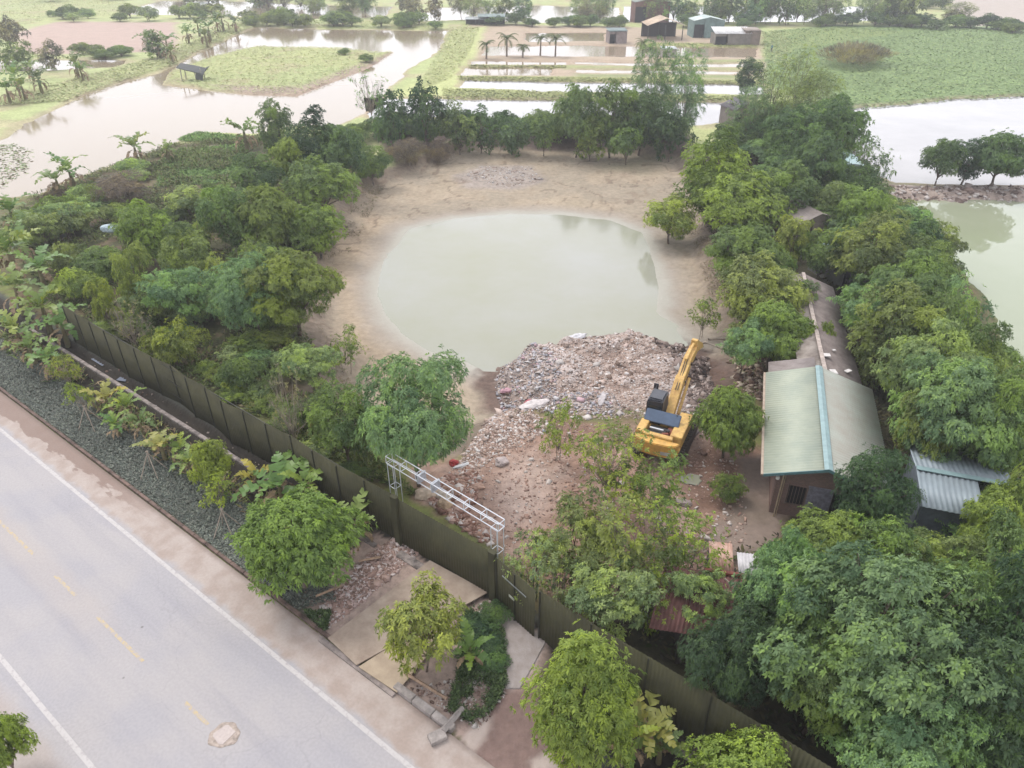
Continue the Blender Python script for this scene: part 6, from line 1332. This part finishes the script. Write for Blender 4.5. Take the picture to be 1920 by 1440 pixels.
fill([(690, 246), (840, 240), (1290, 246), (1290, 262), (840, 252), (700, 258)], 44, SHR, (1.5, 2.8), (0.9, 1.3), ['dark', 'mid', 'deep', 'mid'], 'low dark shrub on the bank below the row of trees behind the drained pond', 'shrub', 'far bank shrubs', 110, 0.6)
fill([(560, 275), (700, 240), (720, 260), (640, 330), (560, 350)], 8, ['dense0', 'shrub0', 'shrub3'], (1.8, 2.6), (1.0, 1.4), ['dark', 'mid'], 'shrub filling the far corner of the thicket below dark trees', 'shrub', 'corner shrubs', 111, 0.8)
fill([(450, 40), (620, 44), (820, 44), (830, 55), (600, 52), (470, 50)], 26, ['shrub0', 'shrub1', 'far1', 'shrub3'], (2.0, 4.0), (0.9, 1.3), ['mid', 'pale', 'olive'], 'bush in the hedge along the north side of the west pond', 'bush', 'north hedge bushes', 112, 0.6)
fill([(80, 30), (240, 26), (440, 32), (430, 42), (120, 42)], 14, ['shrub0', 'far1', 'shrub3'], (2.2, 4.2), (0.8, 1.3), ['mid', 'olive', 'pale'], 'bush in the hedge behind the pinkish dry field', 'bush', 'dry field hedge bushes', 113, 0.6)
fill([(140, 100), (250, 100), (250, 112), (140, 110)], 6, ['shrub0', 'shrub3'], (2.0, 3.0), (0.8, 1.1), ['mid', 'olive'], 'bush along the near side of the pinkish dry field', 'bush', 'dry field front bushes', 114, 0.6)
fill([(930, 46), (1180, 48), (1180, 53), (930, 50)], 12, ['shrub0', 'far1', 'shrub3'], (2.2, 3.6), (0.9, 1.2), ['mid', 'dark', 'olive'], 'bush in the hedge behind the fish ponds', 'bush', 'fish pond hedge bushes', 115, 0.6)
fill([(1285, 48), (1430, 50), (1720, 44), (1920, 58), (1920, 64), (1600, 50), (1290, 54)], 30, ['shrub0', 'far1', 'shrub3'], (2.2, 3.8), (0.9, 1.2), ['mid', 'dark', 'deep'], 'bush in the dark hedge behind the green weed field', 'bush', 'weed field hedge bushes', 116, 0.6)
fill([(600, 30), (900, 32), (1180, 38), (1180, 44), (900, 42), (600, 40)], 14, ['feather0', 'feather1', 'far2', 'far3'], (2.6, 4.6), (2.2, 3.2), ['grey', 'pale', 'olive', 'straw'], 'thin far tree lining the north pond', 'tree', 'north pond trees', 117, 1.0)
fill([(1180, 34), (1440, 40), (1700, 42), (1700, 48), (1300, 47), (1180, 42)], 24, ['feather0', 'feather1', 'far2', 'far3'], (3.0, 5.0), (2.0, 3.0), ['grey', 'olive', 'pale', 'mid'], 'thin far tree lining the north east pond', 'tree', 'north east pond trees', 118, 0.8)
fill([(1700, 8), (1760, 4), (1830, 44), (1780, 46)], 8, ['far0', 'far1', 'feather1'], (2.5, 4.5), (1.2, 2.4), ['mid', 'olive', 'straw'], 'tree on the far bank running up beside the north east pond', 'tree', 'far bank trees', 119, 0.8)
fill([(0, -20), (1920, -20), (1920, 4), (1700, 2), (900, 4), (0, 10)], 44, ['far0', 'far1', 'far2', 'far3', 'feather1'], (4, 8), (0.9, 1.6), ['pale', 'olive', 'mid', 'grey', 'straw'], 'hazy tree at the far limit of the view', 'tree', 'distant trees', 120, 0.8)
fill([(420, 10), (700, 14), (740, 30), (440, 32)], 8, ['feather1', 'feather0', 'far2'], (3, 5), (1.4, 2.4), ['straw', 'pale', 'olive'], 'thin tree around the north west pond', 'tree', 'north west pond trees', 121, 0.8)
fill([(700, 100), (700, 120), (640, 120), (640, 95)], 2, ['shrub0'], (1.6, 2.2), (0.8, 1.0), ['mid'], 'bush at the broad end of the grassy island', 'bush', 'island bushes', 122, 0.8)
fill([(1230, 640), (1230, 700), (1240, 720), (1240, 700)], 0, SHR, (1, 1), (1, 1), ['mid'], 'x', 'shrub', 'x', 1)
fill([(1520, 340), (1700, 400), (1690, 440), (1600, 430), (1520, 400)], 7, SHR, (1.6, 2.4), (1.0, 1.5), ['mid', 'olive', 'bright'], 'shrub below the turquoise hut beside the green pond', 'shrub', 'hut shrubs', 123, 0.8)
fill([(870, 1150), (930, 1150), (945, 1230), (900, 1280), (870, 1250)], 6, SHR, (0.5, 0.8), (0.6, 0.9), ['deep', 'dark'], 'low dark weed bush between loose young mango and concrete apron', 'bush', 'apron weed bushes', 124, 0.8)

# ---- ground cover, one object per kind of plant
def cover(name, polys, n, ln, wd, pal, label, seed=1, zr=(0.0, 0.15), tilt=0.6, cat='plants', jit=0.25, patch=None, keep=None):
    r_ = np.random.default_rng(seed); Xs = []; Ys = []
    for pl, k in polys:
        X, Y = scatter(pl, k * 2, seed + len(Xs))
        if patch: q = fbm(X, Y, patch, 3) + r_.normal(0, 0.06, len(X)) > 0.48; X, Y = X[q], Y[q]
        if keep is not None: q = keep(X, Y); X, Y = X[q], Y[q]
        Xs.append(X[:k]); Ys.append(Y[:k])
    X = np.concatenate(Xs); Y = np.concatenate(Ys); m_ = len(X); Zb = zat_v(X, Y)
    az = r_.uniform(0, 6.28, m_); el = r_.uniform(0.1, tilt * 1.5, m_); L = ln * r_.uniform(0.5, 1.4, m_) ; W = wd * r_.uniform(0.6, 1.3, m_)
    b = np.stack([X, Y, Zb + r_.uniform(*zr, m_)], -1); d = np.stack([np.cos(az) * np.cos(el), np.sin(az) * np.cos(el), np.sin(el)], -1); s_ = np.stack([-np.sin(az), np.cos(az), r_.normal(0, 0.3, m_)], -1)
    V = np.stack([b, b + d * (L * .5)[:, None] + s_ * (W / 2)[:, None], b + d * L[:, None] * np.array([1, 1, 0.75]), b + d * (L * .5)[:, None] - s_ * (W / 2)[:, None]], 1).reshape(-1, 3)
    cc = cols(m_, pal, seed + 5, jit); cn = (0.75 + 0.5 * fbm(X, Y, 4.0, 3))[:, None]; cc = np.clip(cc * cn, 0, 1)
    o = link(name, mesh_np(name, V, np.arange(m_ * 4).reshape(-1, 4), False, {'col': ('FLOAT_COLOR', np.concatenate([np.repeat(cc, 4, 0), np.ones((m_ * 4, 1))], 1))}, [M_cover]))
    tag(o, label, cat, None, 'stuff'); return o
vg = np.array([rp(-14, 2.05)[:2], rp(24.6, 2.05)[:2], rp(25.5, 3.4)[:2], rp(22.5, 4.9)[:2], rp(-14, 4.9)[:2]])
cover('verge_plants', [(vg, 60000)], 60000, 0.17, 0.055, [(116, 124, 116), (138, 146, 132), (100, 110, 102), (150, 154, 140), (122, 124, 116)], 'dusty grey green low plants covering the roadside verge', 3, (0, 0.10), 0.5)
def tk(px): return ats(px)
ds_ = np.array([rp(-14, 4.2)[:2], rp(21, 4.2)[:2], rp(21, 6.3)[:2], rp(-14, 6.3)[:2]])
cover('ditch_weeds', [(ds_, 9000)], 9000, 0.55, 0.09, [(140, 160, 84), (164, 170, 100), (150, 130, 100), (180, 160, 124), (112, 132, 78)], 'tangle of green and withered stalks along the ditch of the verge', 33, (0, 0.5), 0.8, patch=1.4)
woodLp = tk([(120, 600), (0, 430), (60, 370), (330, 270), (560, 250), (680, 330), (600, 420), (560, 560), (600, 700), (700, 850), (740, 900), (400, 750)])
cover('thicket_weeds', [(woodLp, 70000)], 70000, 0.42, 0.10, [(104, 122, 66), (122, 140, 74), (90, 104, 60), (140, 150, 84), (130, 120, 86)], 'tangled weeds on the thicket floor', 4, (0, 0.35), 0.7, patch=3.0, keep=lambda X, Y: (zat_v(X, Y) > -0.7) & (sn(X, Y)[1] > 8.2))
gr = tk([(335, 280), (460, 272), (450, 345), (300, 350), (290, 310)])
cover('clearing_grass', [(gr, 9000), (tk([(330, 252), (370, 248), (460, 256), (460, 268), (340, 266)]), 3000)], 12000, 0.4, 0.14, [(126, 160, 84), (142, 176, 90), (112, 148, 80)], 'bright grass in the clearing by the west pond', 5, (0, 0.1), 0.6)
cover('inner_weeds', [(tk([(380, 700), (440, 690), (600, 790), (720, 900), (690, 905), (540, 830)]), 16000), (tk([(700, 860), (780, 930), (760, 930), (690, 890)]), 1500)], 17500, 0.3, 0.08, [(120, 140, 70), (140, 160, 80), (104, 120, 62), (160, 160, 96)], 'green weeds along the inside of the fence', 6, (0, 0.2), 0.8, patch=1.6)
cover('apron_weeds', [(tk([(870, 1150), (940, 1120), (950, 1290), (900, 1370), (840, 1330), (860, 1250)]), 9000), (tk([(570, 1150), (620, 1150), (610, 1185), (560, 1140)]), 2500)], 11500, 0.16, 0.05, [(84, 104, 62), (104, 124, 76), (70, 88, 56)], 'dark green weeds beside the concrete apron', 7, (0, 0.22), 0.9, patch=1.0)
fieldE = tk([(1430, 60), (1560, 50), (1920, 54), (2200, 58), (2200, 180), (1920, 184), (1800, 190), (1700, 200), (1600, 208), (1440, 160)])
cover('water_hyacinth', [(fieldE, 70000)], 70000, 0.45, 0.3, [(146, 172, 112), (156, 182, 116), (136, 162, 108), (170, 190, 122)], 'sheet of green floating weed filling the field beyond the white pond', 8, (0.12, 0.25), 0.12, jit=0.08)
banks = [(tk([(0, 200), (120, 190), (330, 120), (480, 52), (500, 45), (440, 44), (300, 105), (130, 150), (0, 185), (-60, 210)]), 14000), (tk([(840, 52), (900, 50), (880, 100), (840, 150), (780, 170), (815, 110)]), 5000), (island, 9000), (tk([(0, 0), (240, 0), (225, 30), (100, 34), (0, 60)]), 8000), (tk([(450, 36), (830, 42), (830, 56), (470, 50)]), 6000), (tk([(1420, 60), (1480, 58), (1480, 130), (1430, 110)]), 2500)]
cover('bank_grass', banks, 44000, 0.55, 0.22, [(200, 208, 146), (208, 212, 150), (186, 198, 132), (206, 200, 150)], 'yellow green grass on the far pond banks', 9, (0.1, 0.2), 0.2, jit=0.1, keep=lambda X, Y: zat_v(X, Y) > -0.22)
rows = [(tk([(860, 143), (1240, 147), (1240, 153), (860, 149)]), 2500), (tk([(830, 166), (1400, 180), (1400, 190), (830, 184)]), 4000), (tk([(880, 122), (1060, 123), (1060, 128), (880, 127)]), 1500), (tk([(1200, 80), (1420, 82), (1420, 88), (1200, 86)]), 1500), (tk([(1240, 150), (1430, 152), (1430, 160), (1240, 156)]), 1500)]
cover('row_grass', rows, 11000, 0.55, 0.22, [(186, 194, 124), (196, 198, 134), (160, 168, 110)], 'grass on the narrow banks between the fish ponds', 10, (0, 0.1), 0.25)
cover('pond_weed', [(tk([(-40, 270), (30, 265), (56, 280), (48, 320), (0, 350), (-60, 350)]), 5000)], 5000, 0.6, 0.35, [(150, 166, 120), (134, 152, 108), (166, 178, 130)], 'floating green weed in the corner of the west pond', 11, (0.45, 0.55), 0.2)
cover('leaf_litter', [(tk([(1290, 300), (1600, 240), (1700, 460), (1800, 600), (1940, 860), (2000, 1440), (1560, 1440), (1180, 1190), (1240, 1090), (1480, 1000), (1660, 900), (1600, 700), (1520, 480), (1400, 640), (1350, 500)]), 50000)], 50000, 0.35, 0.12, [(92, 84, 62), (110, 104, 66), (84, 96, 56), (72, 66, 52)], 'leaf litter and weeds under the eastern trees', 12, (0, 0.3), 0.7)
cover('mud_tufts', [(tk([(560, 480), (640, 400), (680, 340), (720, 330), (640, 480), (600, 600), (700, 760), (640, 760)]), 5000), (tk([(1300, 300), (1340, 420), (1380, 560), (1340, 560), (1290, 400)]), 2500)], 7500, 0.25, 0.06, [(150, 130, 100), (130, 130, 84), (170, 150, 126)], 'dry weed stalks at the edge of the mud', 13, (0, 0.1), 0.8, patch=2.0)

# ------------------------------------------------------------------ haze
bpy.context.view_layer.update()
HB = MB(); hx, hy0, hy1 = 905, -65, 905
HB.add([(-hx, hy0, -3), (hx, hy0, -3), (hx, hy1, -3), (-hx, hy1, -3), (-hx, hy0, 31), (hx, hy0, 31), (hx, hy1, 31), (-hx, hy1, 31)], [(3, 2, 1, 0), (4, 5, 6, 7), (0, 1, 5, 4), (1, 2, 6, 5), (2, 3, 7, 6), (3, 0, 4, 7)])
hm_ = bpy.data.materials.new('haze'); hm_.use_nodes = True; ht = hm_.node_tree; ht.nodes.clear()
ho = ht.nodes.new('ShaderNodeOutputMaterial'); hv = ht.nodes.new('ShaderNodeVolumePrincipled'); hv.inputs['Density'].default_value = 0.00062; hv.inputs['Color'].default_value = (0.95, 0.96, 1, 1); hv.inputs['Anisotropy'].default_value = 0.2
ht.links.new(hv.outputs[0], ho.inputs['Volume'])
tag(HB.build('haze', hm_), 'thin pale haze over the far fields', None, kind='stuff')
print('objects', len(bpy.data.objects))
